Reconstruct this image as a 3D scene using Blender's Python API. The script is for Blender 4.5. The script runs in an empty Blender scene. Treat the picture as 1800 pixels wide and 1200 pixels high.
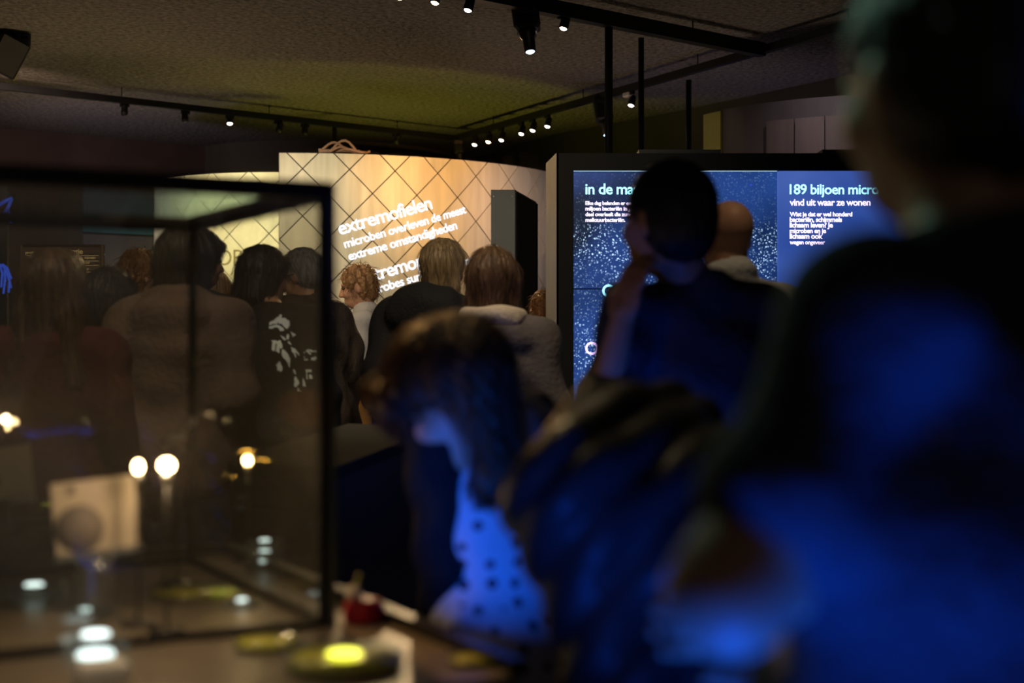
import bpy, math, random
import numpy as np
from mathutils import Vector, Matrix, Euler

# ---------------------------------------------------------------- camera, world, exposure
S = bpy.context.scene
COL = S.collection
CAMZ, FPX = 1.3, 2500.0                      # lens 50 mm on 36 mm sensor = 2500 px over 1800 px
cam_d = bpy.data.cameras.new('camera')
cam_d.lens = 50; cam_d.sensor_width = 36; cam_d.clip_start = 0.05
cam_d.dof.use_dof = True; cam_d.dof.focus_distance = 7.8; cam_d.dof.aperture_fstop = 1.9
cam = bpy.data.objects.new('camera', cam_d); COL.objects.link(cam)
cam.location = (0, 0, CAMZ); cam.rotation_euler = (math.pi/2, 0, 0)
S.camera = cam
S.view_settings.view_transform = 'Standard'; S.view_settings.look = 'None'
S.view_settings.gamma = 1; S.view_settings.exposure = 0.15; S.view_settings.use_curve_mapping = False
W = bpy.data.worlds.new('World'); S.world = W; W.use_nodes = True
W.node_tree.nodes['Background'].inputs[0].default_value = (0.30, 0.27, 0.24, 1)
W.node_tree.nodes['Background'].inputs[1].default_value = 0.13

def P(px, py, Y):                             # where a photo pixel lies at depth Y
    return Vector(((px-900)/FPX*Y, Y, CAMZ + (600-py)/FPX*Y))
def rotz(a): return Matrix.Rotation(a, 3, 'Z')

def light(kind, loc, target, color, energy, size=0.1, spot=60, blend=0.6):
    d = bpy.data.lights.new('scene_light', kind); d.color = color; d.energy = energy
    if kind == 'AREA': d.size = size; d.shape = 'DISK'
    else: d.shadow_soft_size = size
    if kind == 'SPOT': d.spot_size = math.radians(spot); d.spot_blend = blend
    o = bpy.data.objects.new('scene_light', d); COL.objects.link(o); o.location = loc
    if target is not None:
        o.rotation_euler = (Vector(target)-Vector(loc)).to_track_quat('-Z', 'Y').to_euler()
    return o

# gallery spots on the ceiling tracks that light the curved walls
light('SPOT', (-0.35, 8.6, 3.1), P(765, 330, 10.9), (1.0, 0.53, 0.17), 300, 0.05, 42, 1.0)
light('SPOT', (-1.9, 8.7, 3.1), P(560, 410, 10.5), (1.0, 0.84, 0.50), 190, 0.05, 54, 1.0)
light('SPOT', (-2.5, 9.6, 3.1), P(372, 455, 11.9), (1.0, 0.90, 0.46), 680, 0.05, 52, 1.0)
light('SPOT', (0.45, 9.4, 3.1), P(915, 420, 11.4), (0.80, 0.70, 0.75), 60, 0.05, 44, 1.0)
# unseen coloured uplights added for the glow on the ceiling
light('SPOT', (-1.1, 12.2, 0.9), (-0.85, 11.6, 3.3), (0.85, 0.78, 0.10), 75, 0.3, 115, 1.0)
light('SPOT', (-3.6, 11.9, 1.4), (-3.3, 12.6, 3.3), (0.62, 0.55, 0.85), 26, 0.2, 95, 1.0)
light('SPOT', (1.9, 11.0, 1.2), (1.6, 10.8, 3.3), (0.40, 0.36, 0.85), 14, 0.2, 90, 1.0)
light('SPOT', (-3.0, 8.8, 0.5), (-2.6, 9.6, 3.3), (0.85, 0.62, 0.38), 75, 0.4, 120, 1.0)
light('SPOT', (0.9, 9.2, 0.5), (0.9, 9.4, 3.3), (0.80, 0.62, 0.50), 40, 0.4, 120, 1.0)
# spots over the visitors, most of them added, unseen, to brighten one thing each
light('SPOT', (-0.6, 9.9, 3.1), (-0.6, 6.6, 1.2), (1.0, 0.68, 0.34), 150, 0.06, 70, 1.0)
light('SPOT', (-1.1, 3.4, 3.2), (-1.2, 5.8, 1.3), (1.0, 0.80, 0.60), 85, 0.12, 80, 1.0)
light('SPOT', (0.2, 4.6, 3.2), (-0.1, 7.2, 1.7), (1.0, 0.80, 0.55), 60, 0.12, 60, 1.0)
light('SPOT', (-3.4, 10.6, 3.1), (-3.9, 13.9, 2.3), (0.60, 0.85, 1.0), 50, 0.05, 22, 1.0)
light('SPOT', (-3.6, 9.6, 2.9), (-4.2, 13.6, 2.7), (1.0, 0.70, 0.55), 90, 0.05, 70, 1.0)
light('SPOT', (1.1, 5.4, 3.2), (0.35, 7.1, 1.6), (0.9, 0.85, 0.8), 6, 0.08, 80, 1.0)
light('SPOT', (-0.15, 6.2, 3.1), (-0.06, 9.0, 1.9), (1.0, 0.92, 0.75), 60, 0.06, 24, 1.0)
light('SPOT', (0.1, 4.3, 3.2), (-0.12, 5.5, 1.55), (1.0, 0.78, 0.50), 65, 0.06, 50, 1.0)
light('SPOT', (-2.3, 7.0, 3.1), (-0.9, 8.3, 1.55), (1.0, 0.70, 0.40), 85, 0.06, 32, 1.0)
light('SPOT', (-0.6, 2.6, 2.4), (0.38, 1.15, 1.5), (0.45, 0.85, 0.62), 22, 0.08, 36, 1.0)  # added green spot standing in for screen light on the large man
light('SPOT', (1.7, 7.9, 3.1), (2.1, 9.0, 2.6), (1.0, 0.85, 0.8), 16, 0.05, 60, 1.0)
light('SPOT', (0.75, 4.0, 3.2), (0.72, 4.6, 1.75), (1.0, 0.72, 0.42), 14, 0.06, 40, 1.0)
light('SPOT', (-0.4, 2.9, 2.8), (0.18, 1.95, 1.15), (1.0, 0.75, 0.40), 16, 0.05, 30, 1.0)
# unseen blue spots added low down for the blue glow from below
light('SPOT', (0.17, 0.80, 0.58), (0.31, 1.10, 1.0), (0.005, 0.09, 1.0), 36, 0.06, 84, 0.7)
light('SPOT', (-0.08, 1.74, 0.94), (0.0, 2.32, 1.08), (0.005, 0.12, 1.0), 11, 0.03, 54, 0.7)
light('SPOT', (-0.95, 3.5, 2.3), (-0.17, 2.28, 1.20), (1.0, 0.52, 0.16), 70, 0.03, 22, 0.8)  # added orange spot, unseen, for the highlight on the girl's hair
light('SPOT', (0.30, 2.30, 0.62), (0.18, 3.0, 1.02), (0.005, 0.09, 1.0), 15, 0.05, 62, 0.9)

# ---------------------------------------------------------------- materials
def nd(nt, t, **kw):
    n = nt.nodes.new(t)
    for k, v in kw.items():
        if k in n.inputs: n.inputs[k].default_value = v
        else: setattr(n, k, v)
    return n
def mat(name, col, rough=0.6, metal=0.0, var=0.15, scale=6.0, bump=0.0, bscale=40.0, stretch=(1,1,1), spec=0.4, coat=0.0):
    m = bpy.data.materials.new(name); m.use_nodes = True; nt = m.node_tree
    b = nt.nodes['Principled BSDF']
    b.inputs['Roughness'].default_value = rough; b.inputs['Metallic'].default_value = metal
    b.inputs['Specular IOR Level'].default_value = spec; b.inputs['Coat Weight'].default_value = coat
    tc = nd(nt, 'ShaderNodeTexCoord'); mp = nd(nt, 'ShaderNodeMapping')
    mp.inputs['Scale'].default_value = stretch
    nt.links.new(tc.outputs['Object'], mp.inputs['Vector'])
    nz = nd(nt, 'ShaderNodeTexNoise', Scale=scale, Detail=4.0)
    nt.links.new(mp.outputs[0], nz.inputs['Vector'])
    r = nd(nt, 'ShaderNodeValToRGB')
    lo = [c*(1-var) for c in col]; hi = [min(1, c*(1+var)) for c in col]
    r.color_ramp.elements[0].position = .3; r.color_ramp.elements[1].position = .7
    r.color_ramp.elements[0].color = (*lo, 1); r.color_ramp.elements[1].color = (*hi, 1)
    nt.links.new(nz.outputs[0], r.inputs[0]); nt.links.new(r.outputs[0], b.inputs['Base Color'])
    if bump:
        n2 = nd(nt, 'ShaderNodeTexNoise', Scale=bscale, Detail=3.0)
        nt.links.new(mp.outputs[0], n2.inputs['Vector'])
        bp = nd(nt, 'ShaderNodeBump', Strength=bump, Distance=0.05 if name == 'ceiling_plaster' else 0.02)
        nt.links.new(n2.outputs[0], bp.inputs['Height']); nt.links.new(bp.outputs[0], b.inputs['Normal'])
    return m
def emat(name, col, strength):
    m = bpy.data.materials.new(name); m.use_nodes = True; nt = m.node_tree
    b = nt.nodes['Principled BSDF']; b.inputs['Base Color'].default_value = (0.02, 0.02, 0.02, 1)
    b.inputs['Emission Color'].default_value = (*col, 1); b.inputs['Emission Strength'].default_value = strength
    return m
def glass_mat(name, tint=(0.93, 0.95, 0.94), smudge=0.025, refl=0.05, edge=0.5):
    m = bpy.data.materials.new(name); m.use_nodes = True; nt = m.node_tree
    nt.nodes.remove(nt.nodes['Principled BSDF']); out = nt.nodes['Material Output']
    tr = nd(nt, 'ShaderNodeBsdfTransparent'); tr.inputs[0].default_value = (*tint, 1)
    gl = nd(nt, 'ShaderNodeBsdfGlossy', Roughness=0.02); df = nd(nt, 'ShaderNodeBsdfDiffuse')
    df.inputs[0].default_value = (0.6, 0.55, 0.5, 1)
    lw = nd(nt, 'ShaderNodeLayerWeight', Blend=0.3)
    pw = nd(nt, 'ShaderNodeMath', operation='POWER'); pw.inputs[1].default_value = 3.0
    ma = nd(nt, 'ShaderNodeMath', operation='MULTIPLY_ADD'); ma.inputs[1].default_value = edge; ma.inputs[2].default_value = refl
    nt.links.new(lw.outputs['Facing'], pw.inputs[0]); nt.links.new(pw.outputs[0], ma.inputs[0])
    m1 = nd(nt, 'ShaderNodeMixShader'); m2 = nd(nt, 'ShaderNodeMixShader')
    nt.links.new(ma.outputs[0], m1.inputs[0]); nt.links.new(tr.outputs[0], m1.inputs[1]); nt.links.new(gl.outputs[0], m1.inputs[2])
    nz = nd(nt, 'ShaderNodeTexNoise', Scale=5.0, Detail=5.0); tc = nd(nt, 'ShaderNodeTexCoord')
    nt.links.new(tc.outputs['Object'], nz.inputs['Vector'])
    mm = nd(nt, 'ShaderNodeMath', operation='MULTIPLY'); mm.inputs[1].default_value = smudge*2
    nt.links.new(nz.outputs[0], mm.inputs[0]); nt.links.new(mm.outputs[0], m2.inputs[0])
    nt.links.new(m1.outputs[0], m2.inputs[1]); nt.links.new(df.outputs[0], m2.inputs[2])
    nt.links.new(m2.outputs[0], out.inputs[0])
    return m

M = {
 'ceiling': mat('ceiling_plaster', (0.20, 0.18, 0.15), 0.95, var=0.45, scale=30.0, bump=1.0, bscale=24.0, spec=0.1),
 'wall_dark': mat('dark_wall_paint', (0.085, 0.06, 0.055), 0.9, var=0.2, scale=2.0, bump=0.2, bscale=30, spec=0.15),
 'wall_olive': mat('olive_wall_paint', (0.10, 0.092, 0.075), 0.9, var=0.12, scale=2.0, spec=0.15),
 'floor': mat('grey_floor', (0.30, 0.29, 0.30), 0.45, var=0.12, scale=2.0, bump=0.05),
 'tile': mat('beige_panel', (0.62, 0.56, 0.48), 0.6, var=0.13, scale=2.2, stretch=(5, 5, 0.6), bump=0.08, bscale=20),
 'tile2': mat('beige_panel_grey', (0.57, 0.53, 0.47), 0.6, var=0.16, scale=2.6, stretch=(6, 6, 0.5), bump=0.08, bscale=20),
 'joint': mat('dark_joint', (0.035, 0.03, 0.025), 0.8),
 'black': mat('black_paint', (0.012, 0.012, 0.013), 0.5, var=0.2),
 'blackm': mat('black_metal', (0.02, 0.02, 0.021), 0.38, 0.3, var=0.2),
 'greym': mat('grey_powder_coat', (0.15, 0.15, 0.13), 0.5, 0.0, var=0.06, bump=0.1, bscale=200),
 'silver': mat('brushed_aluminium', (0.55, 0.55, 0.55), 0.32, 0.9, var=0.06),
 'glass': glass_mat('case_glass', (0.93, 0.94, 0.92), 0.045),
 'dish': glass_mat('dish_glass', (0.90, 0.94, 0.93), 0.06, 0.10, 0.7),
 'darkglass': mat('dark_screen_glass', (0.006, 0.007, 0.008), 0.12, var=0.1, spec=0.5),
 'deck': mat('case_deck', (0.20, 0.16, 0.12), 0.35, var=0.25, scale=8),
 'navy': mat('navy_plinth', (0.020, 0.020, 0.045), 0.6, var=0.1),
 'desk_top': mat('desk_top_grey', (0.05, 0.05, 0.042), 0.9, var=0.1, spec=0.05),
 'white': mat('white_plastic', (0.75, 0.74, 0.70), 0.5, var=0.05),
 'paper': mat('printed_card', (0.66, 0.58, 0.50), 0.5, var=0.06),
 'printgrey': mat('grey_print', (0.24, 0.21, 0.21), 0.6, var=0.1),
 'red': mat('red_plastic', (0.45, 0.012, 0.02), 0.35, var=0.1),
 'yellow_gel': mat('yellow_gel', (0.62, 0.60, 0.06), 0.25, var=0.15),
 'green_gel': mat('olive_gel', (0.25, 0.28, 0.05), 0.25, var=0.2),
 'teal': mat('teal_panel_paint', (0.06, 0.17, 0.22), 0.6, var=0.25, scale=2),
 'greyp': mat('grey_violet_board', (0.13, 0.11, 0.13), 0.7, var=0.12, scale=3),
 'pinkish': mat('pink_grey_board', (0.20, 0.155, 0.16), 0.7, var=0.15, scale=2, stretch=(4, 4, .4)),
 'yellow_lit_end': mat('yellow_lit_end', (0.42, 0.40, 0.12), 0.6, var=0.1),  # yellow light on the drum end put into the colour
 'e_warm': emat('lamp_warm', (1.0, 0.62, 0.25), 22), 'e_white': emat('lamp_white', (1.0, 0.85, 0.70), 12),
 'e_cool': emat('lamp_cool', (0.45, 0.62, 1.0), 8), 'e_proj': emat('projected_glow', (0.86, 0.92, 1.0), 1.45),
 'e_bulb': emat('bulb_glow', (1.0, 0.66, 0.30), 60), 'e_glint': emat('white_glint', (0.85, 1.0, 0.97), 2.6),
 'e_blue': emat('blue_graphic', (0.05, 0.14, 1.0), 0.45), 'e_gold': emat('glowing_writing', (1.0, 0.62, 0.22), 0.28),  # board strokes and notice writing are given a glow of their own
 'e_title': emat('screen_title', (0.32, 0.85, 1.0), 2.1), 'e_body': emat('screen_body_text', (0.88, 0.70, 1.0), 1.9),
 'e_violet': emat('screen_violet', (0.78, 0.50, 1.0), 1.8), 'e_green': emat('green_led', (0.15, 1.0, 0.05), 1.2),
 'e_line': emat('screen_line', (0.5, 0.75, 0.9), 0.6), 'e_yel': emat('yellow_glint', (0.95, 0.95, 0.10), 2.4),
 'letter': mat('brown_lettering', (0.22, 0.18, 0.09), 0.6, var=0.1),
 'letter2': mat('pale_lettering', (0.45, 0.38, 0.25), 0.6, var=0.1),
 'cable': mat('cable_sleeve', (0.30, 0.18, 0.13), 0.7, var=0.2),
}

# ---------------------------------------------------------------- mesh helpers
def empty(name, loc=(0, 0, 0), rz=0.0):
    o = bpy.data.objects.new(name, None); COL.objects.link(o)
    o.location = loc; o.rotation_euler = (0, 0, rz); o.empty_display_size = 0.1
    return o
def tag(o, label, cat, group=None, kind=None):
    o['label'] = label; o['category'] = cat
    if group: o['group'] = group
    if kind: o['kind'] = kind
    return o
class MB:
    def __init__(s): s.v, s.f, s.sm, s.mi = [], [], [], []
    def add(s, vs, fs, smooth=False, mi=0):
        o = len(s.v); s.v += [tuple(v) for v in vs]
        for f in fs: s.f.append([i+o for i in f]); s.sm.append(smooth); s.mi.append(mi)
        return s
    def box(s, c, size, R=None, mi=0, bev=0.0):
        c = Vector(c); hx, hy, hz = [d/2 for d in size]; vs = []
        if bev <= 0:
            for z in (-hz, hz):
                for x, y in ((-hx, -hy), (hx, -hy), (hx, hy), (-hx, hy)): vs.append(Vector((x, y, z)))
            fs = [(0, 3, 2, 1), (4, 5, 6, 7), (0, 1, 5, 4), (1, 2, 6, 5), (2, 3, 7, 6), (3, 0, 4, 7)]
        else:
            b = min(bev, hx*.9, hy*.9, hz*.9)
            rings = [(-hz, b), (-hz+b, 0), (hz-b, 0), (hz, b)]
            for z, i in rings:
                x, y = hx-i, hy-i
                vs += [Vector(p) for p in ((-x+b, -y, z), (x-b, -y, z), (x, -y+b, z), (x, y-b, z), (x-b, y, z), (-x+b, y, z), (-x, y-b, z), (-x, -y+b, z))]
            fs = [tuple(range(7, -1, -1)), tuple(range(24, 32))]
            for k in range(3):
                for i in range(8): fs.append((k*8+i, k*8+(i+1) % 8, k*8+8+(i+1) % 8, k*8+8+i))
        if R is not None: vs = [R @ v for v in vs]
        return s.add([c+v for v in vs], fs, False, mi)
    def lathe(s, prof, origin=(0, 0, 0), axis=(0, 0, 1), n=16, smooth=True, mi=0):
        a = Vector(axis).normalized(); t = a.orthogonal().normalized(); u = a.cross(t); o = Vector(origin)
        vs, fs = [], []
        for r, z in prof:
            for i in range(n):
                an = 2*math.pi*i/n
                vs.append(o + a*z + (t*math.cos(an)+u*math.sin(an))*max(r, 1e-5))
        for k in range(len(prof)-1):
            for i in range(n): fs.append((k*n+i, k*n+(i+1) % n, (k+1)*n+(i+1) % n, (k+1)*n+i))
        fs.append(tuple(range(n-1, -1, -1))); fs.append(tuple(range((len(prof)-1)*n, len(prof)*n)))
        return s.add(vs, fs, smooth, mi)
    def tube(s, pts, r, n=8, mi=0):
        pts = [Vector(p) for p in pts]; vs, fs = [], []
        for i, p in enumerate(pts):
            d = (pts[min(i+1, len(pts)-1)]-pts[max(i-1, 0)]).normalized()
            t = d.orthogonal().normalized() if i == 0 else (tp - d*tp.dot(d)).normalized()
            tp = t; u = d.cross(t); rr = r[i] if isinstance(r, (list, tuple)) else r
            for k in range(n):
                a = 2*math.pi*k/n; vs.append(p+(t*math.cos(a)+u*math.sin(a))*rr)
        for i in range(len(pts)-1):
            for k in range(n): fs.append((i*n+k, i*n+(k+1) % n, (i+1)*n+(k+1) % n, (i+1)*n+k))
        fs.append(tuple(range(n-1, -1, -1))); fs.append(tuple(range((len(pts)-1)*n, len(pts)*n)))
        return s.add(vs, fs, True, mi)
    def build(s, name, m, parent=None, loc=None):
        me = bpy.data.meshes.new(name); me.from_pydata([tuple(v) for v in s.v], [], s.f); me.update()
        for i, p in enumerate(me.polygons): p.use_smooth = s.sm[i]; p.material_index = s.mi[i]
        for x in (m if isinstance(m, (list, tuple)) else [m]): me.materials.append(x)
        o = bpy.data.objects.new(name, me); COL.objects.link(o)
        if parent: o.parent = parent
        if loc is not None: o.location = loc
        return o
def box_obj(name, m, c, size, R=None, parent=None, bev=0.0): return MB().box(c, size, R, 0, bev).build(name, m, parent)

_tc = {}
def text_geo(txt, size, bold=0.0, extrude=0.0):
    """vertices (x, y, z) and faces of a line of lettering, baseline at y=0"""
    key = (txt, size, bold, extrude)
    if key in _tc: return _tc[key]
    c = bpy.data.curves.new('t', 'FONT'); c.body = txt; c.size = size; c.offset = bold; c.extrude = extrude
    c.resolution_u = 3; c.space_character = 0.93
    o = bpy.data.objects.new('t', c); COL.objects.link(o)
    bpy.context.view_layer.update()
    me = bpy.data.meshes.new_from_object(o.evaluated_get(bpy.context.evaluated_depsgraph_get()))
    vs = [tuple(v.co) for v in me.vertices]; fs = [tuple(p.vertices) for p in me.polygons]
    bpy.data.objects.remove(o); bpy.data.curves.remove(c); bpy.data.meshes.remove(me)
    _tc[key] = (vs, fs); return vs, fs
def text_fit(txt, width, **kw):
    vs, fs = text_geo(txt, 1.0, **kw)
    x0 = min(v[0] for v in vs); x1 = max(v[0] for v in vs); k = width/(x1-x0)
    return [((v[0]-x0)*k, v[1]*k, v[2]*k) for v in vs], fs

# ---------------------------------------------------------------- the room
CEIL = 3.3
def wall_strip(name, pts, z0, z1, th, m, label, flip=1):
    mb = MB(); pts = [Vector((p[0], p[1])) for p in pts]; n = len(pts); vs = []
    for i, p in enumerate(pts):
        d = (pts[min(i+1, n-1)]-pts[max(i-1, 0)]).normalized(); q = p+Vector((-d.y, d.x))*th*flip
        for a in (p, q):
            for z in (z0, z1): vs.append((a.x, a.y, z))
    fs = []
    for i in range(n-1):
        a, b = i*4, i*4+4
        fs += [(a, b, b+1, a+1), (a+2, a+3, b+3, b+2), (a+1, b+1, b+3, a+3), (a, a+2, b+2, b)]
    fs += [(0, 1, 3, 2), (n*4-4, n*4-2, n*4-1, n*4-3)]
    mb.add(vs, fs); o = mb.build(name, m)
    tag(o, label, 'wall', kind='structure'); return o
class Arc:
    def __init__(s, a, b, c):
        ax, ay = a; bx, by = b; cx, cy = c
        d = 2*(ax*(by-cy)+bx*(cy-ay)+cx*(ay-by))
        ux = ((ax*ax+ay*ay)*(by-cy)+(bx*bx+by*by)*(cy-ay)+(cx*cx+cy*cy)*(ay-by))/d
        uy = ((ax*ax+ay*ay)*(cx-bx)+(bx*bx+by*by)*(ax-cx)+(cx*cx+cy*cy)*(bx-ax))/d
        s.c = Vector((ux, uy)); s.r = (Vector(a)-s.c).length
        s.a0 = math.atan2(ay-uy, ax-ux); s.a1 = math.atan2(cy-uy, cx-ux)
        while s.a1-s.a0 > math.pi: s.a1 -= 2*math.pi
        while s.a1-s.a0 < -math.pi: s.a1 += 2*math.pi
        s.sg = 1 if s.a1 > s.a0 else -1; s.L = abs(s.a1-s.a0)*s.r
    def at(s, u, v, off=0.0):                  # off towards the viewer (outwards of the circle)
        a = s.a0+s.sg*u/s.r; r = s.r+off
        return (s.c.x+math.cos(a)*r, s.c.y+math.sin(a)*r, v)
    def pts(s, n, off=0.0, u0=0.0, u1=None):
        u1 = s.L if u1 is None else u1
        return [s.at(u0+(u1-u0)*i/(n-1), 0, off)[:2] for i in range(n)]
    def u_of_px(s, px):
        best = min(range(401), key=lambda i: abs(900+FPX*s.at(s.L*i/400, 0)[0]/s.at(s.L*i/400, 0)[1]-px)); return s.L*best/400

fl = box_obj('floor', M['floor'], (-1, 7, -0.05), (12, 20, 0.1)); tag(fl, 'grey smooth gallery floor glimpsed between the visitors', 'floor', kind='structure')
ce = box_obj('ceiling', M['ceiling'], (-1, 7, CEIL+0.05), (12, 20, 0.1)); tag(ce, 'dark rough plaster ceiling with a greenish glow', 'ceiling', kind='structure')
wall_strip('wall_left', [(-6.9, 11.63), (-3.1, 14.65)], 0, CEIL, 0.1, M['wall_dark'], 'dark brown wall at the far left under the ceiling')
wall_strip('wall_side', [(-6.9, -3), (-6.9, 11.63)], 0, CEIL, 0.1, M['wall_dark'], 'dark side wall outside the picture on the left')
arcD = Arc((-3.15, 14.6), (-1.92, 14.1), (-0.62, 15.5))
wall_strip('wall_back', arcD.pts(24), 0, CEIL, 0.1, M['wall_olive'], 'dark olive convex back wall behind the pale curved panels')
wall_strip('wall_right', [(-0.72, 15.9), (0.5, 13.6), (1.48, 12.3), (2.6, 10.55), (3.7, 9.2), (4.9, 8.2), (4.9, -3)], 0, CEIL, 0.1, M['wall_olive'], 'dark wall running along the right under the ceiling')

def clip_poly(poly, u0, u1, v0, v1):
    def cl(pl, f):
        out = []
        for i in range(len(pl)):
            a, b = pl[i], pl[(i+1) % len(pl)]; fa, fb = f(a), f(b)
            if fa >= 0: out.append(a)
            if (fa >= 0) != (fb >= 0):
                t = fa/(fa-fb); out.append((a[0]+(b[0]-a[0])*t, a[1]+(b[1]-a[1])*t))
        return out
    for f in (lambda p: p[0]-u0, lambda p: u1-p[0], lambda p: p[1]-v0, lambda p: v1-p[1]):
        if len(poly) < 3: return []
        poly = cl(poly, f)
    return poly
def panel_wall(name, arc, H, label, un, vn, w, hgt, seed, gap=0.006):
    n = 40
    base = wall_strip(name, arc.pts(n), 0, H, 0.07, M['joint'], label, flip=-1 if arc.sg < 0 else 1)
    rnd = random.Random(seed)
    ku = int(arc.L/w)+2; kv = int(H/hgt)+3
    for j in range(-2, 2*kv):
        for i in range(-1, ku+1):
            uc = un+(i+(0.5 if j % 2 else 0))*w; vc = vn-(j-1)*hgt/2
            pl = [(uc, vc-hgt/2+gap), (uc+w/2-gap, vc), (uc, vc+hgt/2-gap), (uc-w/2+gap, vc)]
            pl = clip_poly(pl, 0.004, arc.L-0.004, 0.01, H-0.004)
            if len(pl) < 3: continue
            ar = sum(pl[k][0]*pl[(k+1) % len(pl)][1]-pl[(k+1) % len(pl)][0]*pl[k][1] for k in range(len(pl)))/2
            if abs(ar) < 0.0006: continue
            ring = []
            for k in range(len(pl)):
                a, b = pl[k], pl[(k+1) % len(pl)]
                ring += [a, ((a[0]+b[0])/2, (a[1]+b[1])/2)]
            cu = sum(p[0] for p in pl)/len(pl); cv = sum(p[1] for p in pl)/len(pl)
            o1 = 0.008+rnd.uniform(-.001, .001)
            m = len(ring); vs = [arc.at(cu, cv, o1)]+[arc.at(u, v, o1) for u, v in ring]+[arc.at(u, v, 0.001) for u, v in ring]
            fs = []
            for k in range(m):
                q = (k+1) % m
                fs.append((0, 1+k, 1+q)); fs.append((1+k, 1+m+k, 1+m+q, 1+q))
            MB().add(vs, fs).build('panel', M['tile'] if rnd.random() < .6 else M['tile2'], base)
    return base
HA = 2.70
arcA = Arc((-1.728, 10.54), (-0.856, 10.70), (0.36, 11.85))
wallA = panel_wall('wall_middle', arcA, HA, 'pale curved wall of diamond panels with glowing white words for projected light', 0.176, HA-0.12, 0.345, 0.350, 3)
arcB = Arc((-3.15, 12.55), (-2.62, 11.93), (-1.70, 11.76))
wallB = panel_wall('wall_middle_left', arcB, HA, 'yellowish curved diamond panel wall set behind, with dark capital letters', 0.10, HA-0.16, 0.345, 0.350, 4)

# projected words as glowing letter meshes, and lettering fixed to the rear wall
def wall_text(txt, arc, px, py, width, slope, m, parent, name, bold=0.0, off=0.0105, du=0.0):
    u0 = arc.u_of_px(px)-du; p = arc.at(u0, 0); v0 = CAMZ+(600-py)/FPX*p[1]
    vs, fs = text_fit(txt, width, bold=bold); c, s_ = math.cos(slope), math.sin(slope)
    mb = MB(); mb.add([arc.at(u0+x*c-y*s_, v0+x*s_+y*c, off+z) for x, y, z in vs], fs); return mb.build(name, m, parent)
sl = math.radians(17.0)
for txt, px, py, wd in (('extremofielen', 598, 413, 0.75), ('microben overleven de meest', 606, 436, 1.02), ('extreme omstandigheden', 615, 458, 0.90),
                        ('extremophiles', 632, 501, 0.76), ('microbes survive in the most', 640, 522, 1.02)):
    wall_text(txt, arcA, px, py, wd, sl, M['e_proj'], wallA, 'glowing_words', 0.011)
wall_text('MICROSCOPIE', arcB, 377, 472, 1.13, 0, M['letter'], wallB, 'wall_letters', 0.0, du=0.735)
wall_text('Het onzichtbare zichtbaar', arcB, 388, 489, 0.72, 0, M['letter2'], wallB, 'wall_letters', 0.0, du=0.12)

# cables lying along the top of the front curved wall
mb = MB(); rnd = random.Random(5)
ua, ub = arcA.u_of_px(560), arcA.u_of_px(652)
for k in range(5):
    pts = []
    for i in range(14):
        t = i/13; hgt = 0.014+(0.012+0.055*math.sin(math.pi*min(1, max(0, (t-.1-.04*k)/.55))))*(0.2+0.8*(k % 3 == 0))+0.006*k*math.sin(9*t+k)
        pts.append(arcA.at(ua+(ub-ua)*(t*(.8+.05*k)), HA+max(0.012, hgt), -0.03+0.018*math.sin(5*t+k*1.7)))
    mb.tube(pts, 0.010, 6)
tag(mb.build('cable_bundle', M['cable']), 'loose brown cables lying on top of the curved panel wall', 'cable')

# right-hand drum; a yellow strip paints its yellow-lit end, boards clad the rest
arcR = Arc((1.30, 9.55), (1.75, 9.02), (3.4, 9.0))
drum = wall_strip('wall_drum', arcR.pts(28), 0, 2.83, 0.05, M['greyp'], 'grey curved drum wall standing behind the video wall', flip=-1 if arcR.sg < 0 else 1)
for i in range(9):
    u0 = 0.58+i*0.19; mb = MB(); vs = []
    for uu in (u0+0.004, u0+0.184):
        for off in (0.045, 0.06):
            for z in (0.05, 2.70): vs.append(arcR.at(uu, z, off))
    mb.add(vs, [(2, 6, 7, 3), (0, 1, 5, 4), (1, 3, 7, 5), (0, 4, 6, 2), (0, 2, 3, 1), (4, 5, 7, 6)]); mb.build('board', M['pinkish'], drum)
mb = MB(); vs = []
for uu in (0.0, 0.09, 0.18):
    for off in (0.004, 0.018):
        for z in (0.05, 2.82): vs.append(arcR.at(uu, z, off))
mb.add(vs, [(2, 6, 7, 3), (6, 10, 11, 7), (1, 3, 7, 5), (5, 7, 11, 9), (0, 1, 3, 2), (8, 10, 11, 9)]); mb.build('yellow_lit_strip', M['yellow_lit_end'], drum)
light('SPOT', (0.7, 8.3, 3.1), (1.35, 9.4, 2.6), (1.0, 0.85, 0.3), 3.0, 0.04, 26, 1.0)  # yellow spot added for the drum's lit end

# far-left exhibits on the wall
wd = Vector((1.64, 1.3)).normalized(); wn = Vector((wd.y, -wd.x))
def on_left_wall(px, off=0.03):
    k = (px-900)/FPX; a = Vector((-4.8, 13.295)); t = (k*a.y-a.x)/(wd.x-k*wd.y); return a+wd*t+wn*off
RL = Matrix.Rotation(math.atan2(wd.y, wd.x), 3, 'Z')
def left_board(px0, px1, z0, z1, m, name, parent=None, off=0.03, th=0.04):
    a, b = on_left_wall(px0, off), on_left_wall(px1, off); c = (a+b)/2
    return box_obj(name, m, (c.x, c.y, (z0+z1)/2), ((b-a).length, th, z1-z0), RL, parent)
tag(left_board(143, 266, 2.36, 2.80, M['teal'], 'wall_banner'), 'dark teal banner hung high on the far left wall', 'banner')
tag(left_board(143, 266, 0.02, 2.34, M['greyp'], 'exhibit_board'), 'grey violet exhibit board under the teal banner', 'board')
bo = empty('graphic_board', P(-20, 600, 11)); bo.location.z = 0
MB().box((-0.15, 0, 1.25), (0.60, 0.05, 2.5), bev=0.005).build('board', M['black'], bo)
tag(bo, 'black board with glowing blue drawn figures at the left edge', 'board')
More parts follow.
